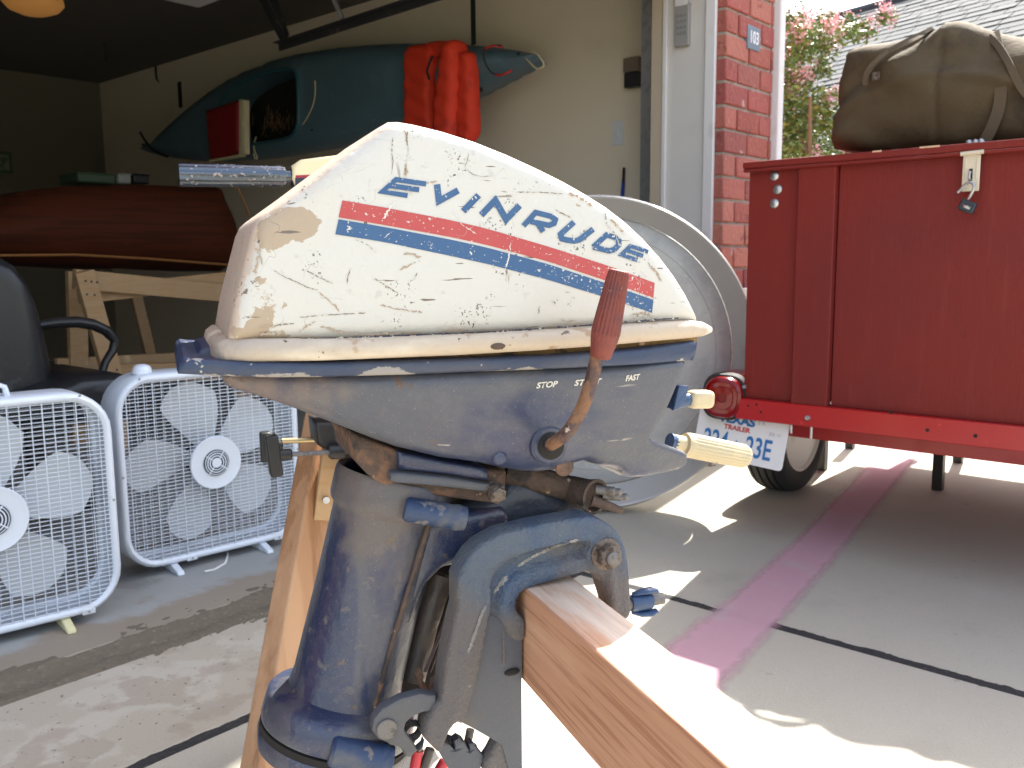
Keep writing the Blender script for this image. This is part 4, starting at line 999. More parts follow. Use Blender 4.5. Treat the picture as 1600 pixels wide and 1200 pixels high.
# reverse-lock hook with its round pin
hk = [(580,1140),(583,1122),(596,1106),(625,1090),(655,1082),(680,1086),(681,1094),(676,1110),(660,1112),(645,1118),(634,1128),(631,1140),(640,1152),(648,1163),(655,1176),(660,1172),(663,1156),(661,1164),(640,1183),(632,1180),(628,1170),(616,1162),(604,1159),(590,1154)]
relief(MF.poly(hk, YC-.078), lambda x,z,d: YC-.080+rnd(.002)(d), lambda x,z,d: YC-.070+0*x, .005).build('lock_hook', MAT['bracket_plate'], motor, smooth=40)
MB().lathe(P3(604,1139,YC-.080), (0,-1,0), [(0,.0088),(.0015,.0088),(.0022,.0078)], 28).build('lock_pin', MAT['pin_steel'], motor)
q = P3(642, 1138, YC-.06)
sp_ = [q + Vector((.007*math.cos(a) , -.01+.0005*a, .007*math.sin(a))) for a in np.linspace(0, 26, 130)]
MB().tube(sp_, .0009, 6, flat=1).build('spring', MAT['dark_steel'], motor)
MB().tube([P3(672,1112,YC-.05), P3(655,1140,YC-.06), P3(646,1160,YC-.06)], .0012, 6).build('spring', MAT['dark_steel'], motor)
# tilt teeth (rack) at the foot of the bracket, one further up behind
tp = [(684,1172),(692,1158),(704,1164),(712,1174),(711,1160),(718,1155),(727,1160),(735,1176),(734,1164),(741,1163),(757,1183),(752,1200),(756,1215),(720,1225),(706,1210)]
relief(MF.poly(tp, .016), lambda x,z,d: .016+rnd(.002)(d), lambda x,z,d: .028+0*x, .004).build('tilt_rack', MAT['bracket_plate'], motor, smooth=40)
for (a, b_, c, d_) in ((699,1152,712,1180),(716,1156,722,1180),(738,1165,744,1186),(778,1163,760,1215)):
    MB().tube([P3(a,b_,.03), P3(c,d_,.045)], .0042, 12, flat=.8).build('tooth', MAT['bracket_plate'], motor, bevel=.001)
tp2 = [(648,1052),(655,1043),(660,1052),(658,1062),(668,1072),(673,1060),(679,1056),(681,1064),(677,1080),(690,1085),(684,1100),(668,1090),(655,1072)]
relief(MF.poly(tp2, YC-.04), lambda x,z,d: YC-.046+rnd(.001)(d), lambda x,z,d: YC-.038+0*x, .004).build('tilt_rack', MAT['rusty'], motor, smooth=40)
# rods and hoses behind the bracket
MB().tube([P3(708,930,YC-.02), P3(690,985,YC-.03), P3(664,1050,YC-.04)], .0016, 8).build('rod', MAT['rust_tube'], motor)
MB().tube([P3(716,905,YC-.01), P3(690,1000,YC-.02), P3(672,1050,YC-.02)], .0012, 8).build('rod', MAT['rust_tube'], motor)
MB().tube([P3(653,1172,YC), P3(648,1200,YC), P3(640,1240,YC)], .0052, 12).build('hose', MAT['red_hose'], motor)
MB().tube([P3(672,1170,YC), P3(662,1200,YC), P3(650,1240,YC)], .0045, 12).build('hose', MAT['black_cable'], motor)
MB().tube([P3(735,1140,YC+.03), P3(730,1165,YC+.03), P3(700,1230,YC+.03)], .0042, 12).build('hose', MAT['black_cable'], motor)
MB().tube([P3(695,1190,YC+.01), P3(680,1215,YC+.01), P3(660,1230,YC+.01)], .0055, 12).build('hose', MAT['red_hose'], motor)
rd = [(640,925),(690,885),(716,880),(716,940),(695,1050),(668,1100),(620,1100)]  # outline of a near-black sheet painted as the shade in the opening
relief(MF.poly(rd, YC+.03), lambda x,z,d: YC+.03+0*x, lambda x,z,d: YC+.045+0*x, .02).build('gap_shade_sheet', MAT['dark_gap'], motor)

# ================================================================== SECOND OUTBOARD, MOSTLY HIDDEN
m2 = thing('outboard_motor', MF, 'second outboard behind the first, showing chrome tiller grip, cream arm and black clamp screws', 'outboard motor')
Y2 = .80
M('arm_navy', (.012, .014, .035), .35)
M('cream_paint', (.70, .60, .38), .35)
M('maroon_stripe', (.30, .01, .03), .4)
c2 = [(575,300),(630,262),(700,262),(790,300),(850,360),(880,470),(880,560),(600,560),(560,480)]
relief(MF.poly(c2, Y2), lambda x,z,d: Y2-.06+rnd(.02)(d), lambda x,z,d: Y2+.10-rnd(.02)(d), .015).build('cowl', MAT['cream_paint'], m2, smooth=50)
l2 = [(600,560),(860,560),(800,640),(745,690),(740,1010),(690,1010),(690,690),(620,640)]
relief(MF.poly(l2, Y2), lambda x,z,d: Y2-.03+rnd(.02)(d), lambda x,z,d: Y2+.05-rnd(.02)(d), .02).build('leg', MAT['arm_navy'], m2, smooth=50)
ar = [(457,258),(470,249),(560,238),(620,230),(620,292),(540,292),(462,290),(457,280)]
relief(MF.poly(ar, Y2-.02), lambda x,z,d: Y2-.020+rnd(.006)(d), lambda x,z,d: Y2+.02-rnd(.006)(d), .007).build('tiller_arm', MAT['cream_paint'], m2, smooth=40)
a1 = [(462,274),(540,271),(620,266),(620,270),(540,275),(462,278)]
a2 = [(461,278.2),(540,275.2),(620,270.2),(620,294),(540,294),(462,297)]
MB().prism(MF.poly(a1, Y2-.02), Y2-.0208, Y2+.021).build('arm_stripe', MAT['maroon_stripe'], m2)
MB().prism(MF.poly(a2, Y2-.02), Y2-.0207, Y2+.0208).build('arm_lower', MAT['arm_navy'], m2)
ga, gb = MF.at3(458, 276, Y2), MF.at3(279, 273, Y2)
gdr = gb-ga; gl = gdr.length
M('chrome_dirty', (.11, .125, .15), .24, 1.0, layers=[dict(c=(.22,.20,.20), s=14, t=.5, w=.12, st=(.15,1,2), r=.5, a=.8), dict(c=(.35,.30,.28), s=120, t=.6, w=.05, r=.7, metal=.3)], bump=.3)
MB().lathe(ga+gdr*.0, gdr, [(-.01,.0105),(gl*.07,.0105),(gl*.075,.0150),(gl*.10,.0165),(gl*.97,.0178),(gl*.995,.0172),(gl,.0145)], 48, 12, .0011, (3, 5)).build('grip', MAT['chrome_dirty'], m2, smooth=30)
MB().lathe(ga+gdr*(-.035), gdr, [(0,.017),(gl*.05,.0175),(gl*.06,.012)], 20).build('collar', MAT['arm_navy'], m2)
# black clamp with two T handles
for (hx, hy, sx_, ex, ey, yy, w1) in ((419, 703, 1, 500, 685, Y2+.03, 74), (431, 722, 1, 545, 703, Y2-.06, 74)):
    pass
ck = [(488,655),(545,655),(548,700),(540,712),(512,712),(508,700),(492,690)]
relief(MF.poly(ck, Y2), lambda x,z,d: Y2-.035+rnd(.004)(d), lambda x,z,d: Y2+.05-rnd(.004)(d), .006).build('clamp_bracket', MAT['black_plastic'], m2, smooth=40)
q1, q2 = MF.at3(440, 689, Y2+.03), MF.at3(500, 687, Y2+.03)
s1 = MB().tube([q1, q2], .0048, 12).build('clamp_screw', M('brass', (.50,.40,.22), .35, .9), m2)
q1, q2 = MF.at3(430, 711, Y2-.045), MF.at3(555, 705, Y2-.045)
s2 = MB().tube([q1, q2], .0042, 12).build('clamp_screw', MAT['pin_steel'], m2)
def tbar(sc, cx, cy, hpx, wpx, yy, lean):
    c = MF.at3(cx, cy, yy); k = (c - MF.at3(cx, cy+100, yy)).length/100
    mtx = Matrix.Translation(c) @ Matrix.Rotation(lean, 4, 'Y')
    MB().box(-wpx*k/2, wpx*k/2, -.011, .011, -hpx*k/2, hpx*k/2, mtx).build('t_handle', MAT['black_plastic'], sc, bevel=.003)
    MB().lathe(c, (1,0,0), [(0,.0095),(.026,.0095),(.028,.007)], 16).build('hub', MAT['black_plastic'], sc)
tbar(s1, 415, 698, 46, 16, Y2+.03, 0)
tbar(s2, 428, 712, 64, 19, Y2-.045, R_(-5))
MB().lathe(MF.at3(526,705,Y2-.045), (1,0,0), [(-.012,.011),(.012,.011)], 16).build('screw_boss', MAT['black_plastic'], m2)

# ================================================================== BOX FANS
def rsq(w_, h_, r, n=7):
    pts = []
    for cx, cz, a0 in ((w_/2-r, h_/2-r, 0), (-w_/2+r, h_/2-r, 90), (-w_/2+r, -h_/2+r, 180), (w_/2-r, -h_/2+r, 270)):
        for k in range(n+1):
            a = R_(a0 + 90*k/n); pts.append((cx + r*math.cos(a), cz + r*math.sin(a)))
    return pts
FW = .535
def make_fan(fr, label, foot='fan_white', rot0=0.0, knob=True, handle=False):
    t = thing('box_fan', fr, label, 'fan', 'white box fans standing on the garage floor')
    cz = FW/2 + .022
    n = len(rsq(FW, FW, .1)); rings = []
    for (ins, y) in ((.020,.004),(.017,-.001),(.010,-.004),(.004,-.001),(0,.008),(0,.108),(.004,.116),(.012,.118),(.020,.112),(.018,.104),(.012,.10),(.012,.02),(.020,.004)):
        rings.append([(x, y, z_+cz) for x, z_ in rsq(FW-2*ins, FW-2*ins, .1-ins)])
    MB().loft(rings, caps=False).build('housing', MAT['fan_white'], t, smooth=50)
    ins = .014
    def half(u):                                       # half-extent of the opening at offset u
        hw_ = FW/2 - ins; r = .1-ins; u = abs(u)
        if u <= hw_-r: return hw_
        k = u-(hw_-r)
        return hw_ - r + math.sqrt(max(r*r-k*k, 0))
    for nm, y0 in (('front_grille', .000), ('back_grille', .108)):
        g_ = MB(); nh = 50 if y0 == 0 else 24; r = .0010 if y0 == 0 else .0008
        for i in range(nh):
            zz_ = -FW/2 + .022 + (FW-.044)*i/(nh-1); h = half(zz_)
            g_.tube([(-h, y0+.003, cz+zz_), (h, y0+.003, cz+zz_)], r, 4, caps=False)
        nv = 21
        for i in range(nv):
            xx = -FW/2 + .03 + (FW-.06)*i/(nv-1); h = half(xx)
            rr_ = .0014 if i % 3 == 0 else .0009
            g_.tube([(xx, y0+.0005, cz-h), (xx, y0+.0005, cz+h)], rr_, 4, caps=False)
        o = g_.build(nm, MAT['fan_white'], t, smooth=None); o['kind'] = 'stuff'
    # hub cover with concentric slots
    MB().lathe((0,-.0045,cz), (0,1,0), [(.003,.058),(.0,.074),(.004,.076),(.006,.074)], 40).build('hub_cover', MAT['fan_white'], t)
    MB().lathe((0,-.0052,cz), (0,1,0), [(0,.0375),(.002,.0375)], 36).build('hub_recess', MAT['fan_dark'], t)
    for (ra, rb_) in ((0,.014),(.0185,.0215),(.0255,.0285),(.0325,.0345)):
        rg = []
        for k in range(36):
            a = 2*math.pi*k/36; rg.append(((max(ra,.0003)*math.cos(a), max(ra,.0003)*math.sin(a)), (rb_*math.cos(a), rb_*math.sin(a))))
        m_ = MB()
        m_.loft([[(p[0], -.0075, cz+p[1]) for p, q in rg], [(q[0], -.0075, cz+q[1]) for p, q in rg], [(q[0], -.0045, cz+q[1]) for p, q in rg]], caps=(ra == 0))
        m_.build('hub_ring', MAT['fan_white'], t)
    for k in range(4):
        a = R_(45+90*k+8)
        m_ = MB().tube([(.012*math.cos(a), -.0066, cz+.012*math.sin(a)), (.037*math.cos(a), -.0066, cz+.037*math.sin(a))], .0016, 6); m_.build('hub_spoke', MAT['fan_white'], t)
    # blades
    for k in range(5):
        a0 = R_(rot0 + 72*k); vs = []; nr, na = 8, 6
        for i in range(nr+1):
            r = .045 + .19*i/nr; wd = R_(27 + 7*math.sin(math.pi*i/nr))
            for j in range(na+1):
                s_ = j/na - .5
                if i == nr: r2 = r - .03*(2*s_)**2
                else: r2 = r - .012*(2*s_)**2*i/nr
                a = a0 + wd*2*s_*.75 + .10*i/nr
                vs.append((r2*math.cos(a), .055 + .040*s_*(1.2 - .4*i/nr) + .006*(1-4*s_*s_), cz + r2*math.sin(a)))
        fs = []
        for i in range(nr):
            for j in range(na): q = i*(na+1)+j; fs.append((q, q+1, q+na+2, q+na+1))
        o = MB().add(vs, fs).build('blade', MAT['fan_blade'], t, smooth=60)
        so_ = o.modifiers.new('thickness', 'SOLIDIFY'); so_.thickness = .002
    MB().lathe((0,.03,cz), (0,1,0), [(0,.03),(.004,.045),(.05,.047),(.055,.03)], 30).build('blade_hub', MAT['fan_blade'], t)
    MB().lathe((0,.086,cz), (0,1,0), [(0,.05),(.018,.05)], 24).build('motor_housing', MAT['fan_dark'], t)
    for sx_ in (-1, 1):
        x = sx_*.135
        f_ = MB(); prof = [(-.045, 0), (.15, 0), (.15, .010), (.10, .028), (.02, .028), (-.040, .010)]
        vs = [(x-.010, a, b_) for a, b_ in prof] + [(x+.010, a, b_) for a, b_ in prof]; n6 = 6
        f_.add(vs, [tuple(range(6)), tuple(reversed(range(6, 12)))] + [((i+1) % 6, i, i+6, (i+1) % 6+6) for i in range(6)])
        f_.build('foot', MAT[foot], t, bevel=.003)
        MB().box(x+.035, x+.065, -.0045, .004, .022, .036).build('clip', MAT['fan_white'], t, bevel=.002)
        MB().lathe((x+.05,-.0045,.029), (0,-1,0), [(0,.003),(.0012,.003)], 10).build('screw', MAT['grey_plastic'], t)
    for (sx_, sz_) in ((-.2, FW/2-.009), (.2, FW/2-.009), (-FW/2+.009, 0), (FW/2-.009, 0)):
        MB().lathe((sx_,-.0035,cz+sz_), (0,-1,0), [(0,.0032),(.0015,.0028)], 10).build('screw', MAT['grey_plastic'], t)
    if knob:
        MB().lathe((-.17,.055,cz+FW/2-.002), (0,0,1), [(0,.026),(.012,.025),(.020,.021),(.025,.012),(.026,.002)], 24).build('knob', MAT['fan_white'], t)
    if handle:
        MB().tube([(-.06,.055,cz+FW/2-.002),(-.055,.055,cz+FW/2+.022),(-.04,.055,cz+FW/2+.028),(.04,.055,cz+FW/2+.028),(.058,.055,cz+FW/2+.020),(.062,.055,cz+FW/2-.002)], [.009,.008,.0075,.0075,.008,.010], 8, flat=.8).build('handle', MAT['fan_white'], t)
    return t
fx = ground(198, 912, .004); fx2 = ground(480, 843, .004)
dx_ = fx2-fx; ang = math.atan2(dx_.y, dx_.x)
c_ = fx + dx_.normalized()*(FW/2)
make_fan(Frame((c_.x, c_.y, .004), ang), 'white box fan with a round knob on top, nearest to the sawhorse leg', 'fan_white', 100, True)
gx_ = ground(199, 958, .004); gx2 = ground(0, 1008, .004); dx2 = gx_-gx2; a2_ = math.atan2(dx2.y, dx2.x)
c_ = gx_ - dx2.normalized()*(FW/2+.005)
make_fan(Frame((c_.x, c_.y, .004), a2_), 'white box fan with yellowed foot cut off by the left edge of the picture', 'yellowed_plastic', 10, False, True)
o = MB().tube([ground(320,893,.01), ground(335,890,.006), ground(352,880,.006), ground(362,868,.008)+Vector((0,.02,0)), ground(372,850,.008)+Vector((0,.1,0))], .0032, 8).build('fan_cord', MAT['white_plastic']); tag(o, 'white power cord lying on the floor under the right box fan', 'cord')

# ================================================================== INSIDE THE GARAGE
# office chair
CF_ = Frame((.93, 2.98, 0), 0)
ch_ = thing('office_chair', CF_, 'black office chair with curved armrest standing behind the white fans', 'office chair')
bk = CF_.poly([(-70,400),(0,400),(22,415),(42,440),(58,475),(72,520),(84,575),(84,625),(40,650),(-80,650)], -.02)
relief(bk, lambda x,z,d: -.05+rnd(.05)(d)+.01*np.sin(x*30), lambda x,z,d: .06-rnd(.05)(d), .014).build('backrest', MAT['black_vinyl'], ch_, smooth=60)
st_ = CF_.poly([(-60,622),(0,612),(90,580),(150,577),(182,590),(196,606),(190,632),(150,650),(-60,665)], 0)
relief(st_, lambda x,z,d: -.20+rnd(.04)(d), lambda x,z,d: .30-rnd(.04)(d), .014).build('seat', MAT['black_vinyl'], ch_, smooth=60)
ap = [CF_.at3(a, b_, -.02) for a, b_ in ((60,508),(90,504),(120,503),(145,507),(165,516),(180,532),(176,548),(165,565),(157,590))]
MB().tube(ap, [.018,.022,.023,.023,.022,.020,.017,.015,.015], 12, flat=.8).build('armrest', MAT['black_plastic'], ch_)
cx = CF_.at(60, 640, 0)[0]
MB().cyl((cx,.05,.40), (cx,.05,.10), .03).build('gas_column', MAT['black_plastic'], ch_)
for k in range(5):
    a = 2*math.pi*k/5+.3
    MB().tube([(cx,.05,.12), (cx+.26*math.cos(a), .05+.26*math.sin(a), .07)], [.03,.018], 8).build('base_leg', MAT['black_plastic'], ch_)
    MB().cyl((cx+.26*math.cos(a)-.02, .05+.26*math.sin(a), .03), (cx+.26*math.cos(a)+.02, .05+.26*math.sin(a), .03), .028).build('caster', MAT['black_plastic'], ch_)
# boat stand of pale lumber
BF = Frame((1.75, 4.05, 0), 0)
bs = thing('boat_stand', BF, 'pale lumber stand with screwed corners carrying the dark wooden boat', 'stand')
def lum(name, a, b_, wd, y0, th=.038, mat='pale_wood', par=bs, fr=BF):
    p, q = Vector(fr.at(*a, y0)), Vector(fr.at(*b_, y0)); d = (q-p).normalized(); n_ = Vector((-d.y, d.x))*wd/2
    return MB().prism([tuple(p+n_), tuple(q+n_), tuple(q-n_), tuple(p-n_)], y0, y0+th).build(name, MAT[mat], par, bevel=.003)
lum('rail', (118,436), (395,462), .088, 0)
lum('rail', (126,462), (395,432), .075, .05)
lum('leg', (133,424), (182,600), .085, -.042)
lum('leg', (121,424), (129,700), .085, .30)
lum('brace', (175,585), (390,578), .09, .05)
lum('brace', (90,572), (390,556), .07, .32)
lum('leg', (213,455), (238,560), .06, .9)
for (a, b_) in ((134,439),(143,440),(152,441),(136,460),(148,461),(183,578)):
    q = BF.at3(a, b_, -.044); MB().cyl(q+Vector((0,.003,0)), q+Vector((0,-.001,0)), .005, n=8).build('screw', MAT['dark_steel'], bs)
for (a, b_, y0) in ((182,600,-.042),(380,560,0),(385,560,.5)):
    p = BF.at3(a, b_, y0)
    MB().box(p.x-.04, p.x+.04, y0, y0+.038, 0, p.z).build('leg', MAT['pale_wood'], bs, bevel=.003)
# the wooden boat
WB = Frame((1.6, 4.35, 1.0), 0)
wb = thing('wooden_boat', WB, 'dark varnished mahogany boat hull resting on the lumber stand', 'boat')
hull = [(-150,352),(-60,336),(0,318),(50,300),(80,292),(130,287),(250,285),(368,289),(386,330),(402,378),(396,405),(382,418),(372,424),(250,418),(200,420),(100,414),(0,402),(-100,392),(-150,385)]
relief(WB.poly(hull, 0), lambda x,z,d: .02 - .0 + rnd(.22)(d)*.75, lambda x,z,d: .95-rnd(.25)(d), .03).build('hull', MAT['mahogany'], wb, smooth=60)
q = [WB.at3(a, b_, .02) for a, b_ in ((0,399),(120,398),(230,404),(372,415))]
MB().tube(q, .006, 8).build('chine_strip', MAT['boat_trim_wood'], wb)
q = [WB.at3(a, b_, .2) for a, b_ in ((369,288),(387,330),(403,378))]
MB().tube(q, .006, 8).build('transom_edge', MAT['boat_trim_wood'], wb)
# boxes and jars on the shelf behind the boat
def small_box(name, px0, py0, px1, py1, Y, depth, mat, label, cat):
    f = Frame((0, Y, 0), 0); a, b_ = f.at(px0, py0), f.at(px1, py1)
    f2 = Frame(((a[0]+b_[0])/2, Y, b_[1]), 0)
    w_ = abs(b_[0]-a[0])/2
    t = thing(name, f2, label, cat)
    MB().box(-w_, w_, 0, depth, 0, a[1]-b_[1]).build('body', MAT[mat], t, bevel=.01)
    MB().box(-w_*1.02, w_*1.02, -.01, depth*1.02, (a[1]-b_[1])*.82, (a[1]-b_[1])*.98).build('lid', MAT[mat], t, bevel=.006)
    return t
tb = small_box('storage_box', 121, 268, 182, 288, 5.1, .25, 'green_paint', 'flat dark green storage box on top of the wooden boat', 'box')
small_box('storage_box', 184, 270, 206, 288, 5.1, .2, 'grey_plastic', 'small grey box between green box and black case on the boat', 'box')
small_box('tool_case', 208, 271, 234, 288, 5.1, .2, 'black_plastic', 'small black case at the right end of the boxes on the boat', 'case')
pf = Frame((0, 8.39, 0), 0)
a, b_ = pf.at(-60, 232), pf.at(19, 272)
f2 = Frame(((a[0]+b_[0])/2, 8.395, (a[1]+b_[1])/2), 0)
t = thing('picture_frame', f2, 'small green framed picture on the dim back wall at the far left', 'picture')
w_, h_ = (b_[0]-a[0])/2, (a[1]-b_[1])/2
MB().box(-w_, w_, -.03, -.002, -h_, h_).build('frame', MAT['green_paint'], t, bevel=.005)
MB().box(-w_*.86, w_*.86, -.034, -.0305, -h_*.7, h_*.7).build('picture', M('picture_print', (.18,.20,.13), .6, layers=[dict(c=(.07,.09,.05), s=6, t=.5, w=.1)]), t)

# kayak on the side wall
KX = 3.42
KF = Frame((KX, 5.0, 1.3), R_(-90))
ky = thing('kayak', KF, 'teal kayak hung on its side along the cream garage wall', 'kayak')
kp_ = [(213,222),(224,228),(240,224),(262,200),(300,166),(350,128),(400,103),(450,86),(520,73),(600,66.5),(680,66),(760,71),(800,77),(826,82),(829,88),(824,94),(800,108),(770,124),(738,141),(700,160),(650,182),(600,203),(556,217),(500,231),(440,242),(380,249),(320,251),(275,248),(240,242),(222,236)]
hole = [(345,170),(352,152),(374,132),(405,117),(440,109),(460,108.5),(467,114),(469,130),(470,190),(466,204),(455,215),(430,221),(395,226),(365,226),(348,215)]
ko = smooth_poly(KF.poly(kp_, .10), 1); kh = smooth_poly(KF.poly(hole, 0), 2)
ro = rnd(.13)
def k_near(x, z, d):
    P = np.stack([x, z], 1); return ro(seg_dist(P, ko)) - .012*np.exp(-(seg_dist(P, kh)/.022)**2)
relief(ko, k_near, lambda x,z,d: .40-rnd(.2)(seg_dist(np.stack([x,z],1), ko)), .028, [kh]).build('hull', MAT['kayak_teal'], ky, smooth=60)
rim_ = [(a, -.002+.0*b_, b_) for a, b_ in kh]; rim_.append(rim_[0])
MB().tube([(a, float(k_near(np.array([a]), np.array([b_]), 0)[0])-.004, b_) for a, b_ in kh+[kh[0]]], .011, 8, caps=False).build('coaming', M('coaming', (.02,.09,.12), .4), ky)
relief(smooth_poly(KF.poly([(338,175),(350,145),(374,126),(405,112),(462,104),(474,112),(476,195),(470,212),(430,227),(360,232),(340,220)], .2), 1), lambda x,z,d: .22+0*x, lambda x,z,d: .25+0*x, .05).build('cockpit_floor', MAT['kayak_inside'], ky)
# dry leaves and bits caught in the cockpit
random.seed(9)
cb_ = MB()
for k in range(60):
    a, b_ = random.gauss(432, 16), random.gauss(196, 11); p = KF.at3(a, b_, random.uniform(.04, .12))
    q = p + Vector((random.uniform(-.05,.05), random.uniform(-.02,.02), random.uniform(-.01,.09)))
    cb_.tube([p, q], .0022, 4)
o = cb_.build('dry_twigs', M('twigs', (.16,.09,.04), .9)); o.location = KF.loc; o.rotation_euler = (0,0,KF.rz); tag(o, 'tangle of dry brown twigs lying inside the kayak cockpit', kind='stuff')
def cord(name, pts, r, mat, par, fr=KF, closed=False):
    q = [fr.at3(*p) for p in pts]; q = [Vector(v) for v in smooth_poly([tuple(v) for v in q], 2, False)]
    return MB().tube(q, r, 8).build(name, MAT[mat], par)
cord('cockpit_cord', [(492,126,0),(493,148,-.01),(487,172,-.01),(470,200,.0),(455,212,.02)], .0035, 'cream_cord', ky)
cord('toggle_cord', [(400,214,.02),(396,226,.0),(398,238,-.01),(403,246,-.01),(399,250,-.01),(396,240,-.01)], .0045, 'cream_cord', ky)
cord('deck_line', [(783,71,.0),(770,71,-.01),(758,76,-.02),(755,86,-.02),(758,100,-.03),(766,112,-.01),(774,117,.02)], .0042, 'strap_black', ky)
cord('deck_line', [(757,79,-.015),(762,73,-.02),(775,71,-.01),(786,74,.02)], .0055, 'red_cord', ky)
cord('deck_line', [(774,117,.01),(783,118,.0),(793,114,.01),(799,110,.03)], .0055, 'red_cord', ky)
cord('bow_loop', [(825,80,.08),(835,80,.05),(844,90,.04),(851,100,.04),(847,107,.04),(838,108,.04),(828,98,.05),(822,91,.07)], .0042, 'cream_cord', ky)
MB().sphere(KF.at3(810, 84, .045), .012, 10, 6, (1,.5,.6)).build('deck_fitting', MAT['strap_black'], ky)
cord('stern_strap', [(219,207,.05),(228,222,.02),(240,236,.02),(262,245,.05)], .009, 'strap_black', ky)
cord('bow_pad', [(736,148,.1),(742,145,.05),(752,140,.1)], .012, 'strap_black', ky)
MB().sphere(KF.at3(487, 203, .0), .010, 10, 6, (1.8,.5,.6)).build('deck_fitting', MAT['strap_black'], ky)
# hanging straps for the kayak
def strap(px, py0, py1, Y_, wpx, label, short=False):
    f = Frame((3.42, 0, 0), R_(-90)); a = f.at3(px, py0, Y_); b_ = f.at3(px+3, py1, Y_)
    f2 = Frame((3.42+Y_, -a.x, a.z), R_(-90))
    t = MB().box(-wpx, wpx, -.002, .002, b_.z-a.z, (0 if short else 2.5-a.z)).build('strap', MAT['strap_black']); t.location = f2.loc; t.rotation_euler = (0, 0, f2.rz)
    tag(t, label, 'strap', 'black straps that hang the kayak'); return t
strap(739, 4, 70, .12, .016, 'black strap from the ceiling to the bow end of the kayak')
strap(280, 128, 168, .474, .026, 'black strap above the stern end of the kayak in the dim part', True)
# life vest draped over the kayak
VF = Frame((KX-.02, 3.7, 1.5), R_(-90))
vt = thing('life_vest', VF, 'bright orange life vest draped over the teal kayak', 'life vest')
def vest(pts, nm, y, puff, dep=.09):
    pl = VF.poly(pts, y)
    relief(smooth_poly(pl, 1), lambda x,z,d: y+rnd(puff)(d)+.004*np.sin(z*60+x*30), lambda x,z,d: y+dep-rnd(puff*.6)(d), .012).build(nm, MAT['nylon_orange'], vt, smooth=60)
vest([(626,71),(668,65),(674,88),(668,120),(668,160),(672,215),(626,215),(627,160),(627,110)], 'foam_panel', -.03, .035)
vest([(684,64),(704,56.5),(706,80),(706,140),(703,180),(702,222),(672,222),(670,170),(676,130),(680,90)], 'foam_panel', -.075, .05, .14)
vest([(708,82),(726,76),(732,90),(734,150),(737,220),(706,220),(708,150)], 'foam_panel', -.03, .04)
vest([(655,66),(690,62),(700,64),(700,84),(672,90),(660,80)], 'yoke', -.01, .02, .05)
q = [VF.at3(a, b_, -.04) for a, b_ in ((676,88),(670,100),(667,112),(671,124))]
MB().tube(q, .006, 6).build('buckle_strap', MAT['strap_black'], vt)
# red cushion hooked on the cockpit
CUF = Frame((KX-.04, 6.0, 1.3), R_(-90))
cu = thing('seat_cushion', CUF, 'flat red seat cushion with cream edge hanging on the stern half of the kayak', 'cushion')
def flat(fr, pts, y, th, nm, mat, par, puff=.01, sp=.02):
    relief(fr.poly(pts, y), lambda x,z,d: y+rnd(puff)(d), lambda x,z,d: y+th-rnd(puff)(d), sp).build(nm, MAT[mat], par, smooth=60)
flat(CUF, [(319,172),(372,155),(372,240),(325,250)], -.06, .06, 'cushion', 'cushion_red', cu, .02)
flat(CUF, [(372,155),(380,156),(381,240),(372,243)], -.055, .05, 'edge', 'cream_cord', cu, .006)
flat(CUF, [(325,250),(374,241),(374,244),(327,253)], -.055, .05, 'edge', 'cream_cord', cu, .004)
# small hooks on the ceiling and wall
for (px, py, lb) in ((161, 66, 'small dark hook in the garage ceiling near the back corner'), (243, 103, 'small dark hook on the ceiling above the kayak stern')):
    d_ = ray(px, py); p_ = C0 + d_*((2.499-CAM_H)/d_.z)
    o = MB().tube([(0,0,0),(0,0,-.10),(.02,-.01,-.135),(.045,-.02,-.11)], .009, 8).build('hook', MAT['dark_steel']); o.location = p_
    tag(o, lb, 'hook')

# ================================================================== ROUND DISH BEHIND THE MOTOR
dc = ray(930, 556); nrm = Vector((dc.x, dc.y, 0)).normalized()
dist = 3.0/ (dc.normalized().dot(Vector((cam_rot @ Vector((0,0,-1))))))
dpos = C0 + dc * 3.0
DF = Frame((dpos.x, dpos.y, 0), math.atan2(nrm.y, nrm.x) - math.pi/2)
ds = thing('round_dish', DF, 'large round grey dish with a wide pale rim leaning behind the outboard motor', 'dish')
DR = .525; DZ = DR + .015
MB().lathe((0,-.02,DZ), (0,1,0), [(0,DR-.012),(-.006,DR-.006),(0,DR),(.02,DR+.002),(.10,DR-.01),(.12,DR-.03),(.10,DR-.05),(.10,DR-.058),(.085,DR-.064),(.02,DR-.022),(.0,DR-.012)], 120, caps=False).build('rim', MAT['dish_rim'], ds, smooth=50)
MB().lathe((0,.055,DZ), (0,1,0), [(0,.004),(.001,.20),(.004,DR-.12),(.008,DR-.118),(.010,DR-.070),(.014,DR-.066),(.05,DR-.060)], 120).build('face', MAT['dish_grey'], ds, smooth=50)
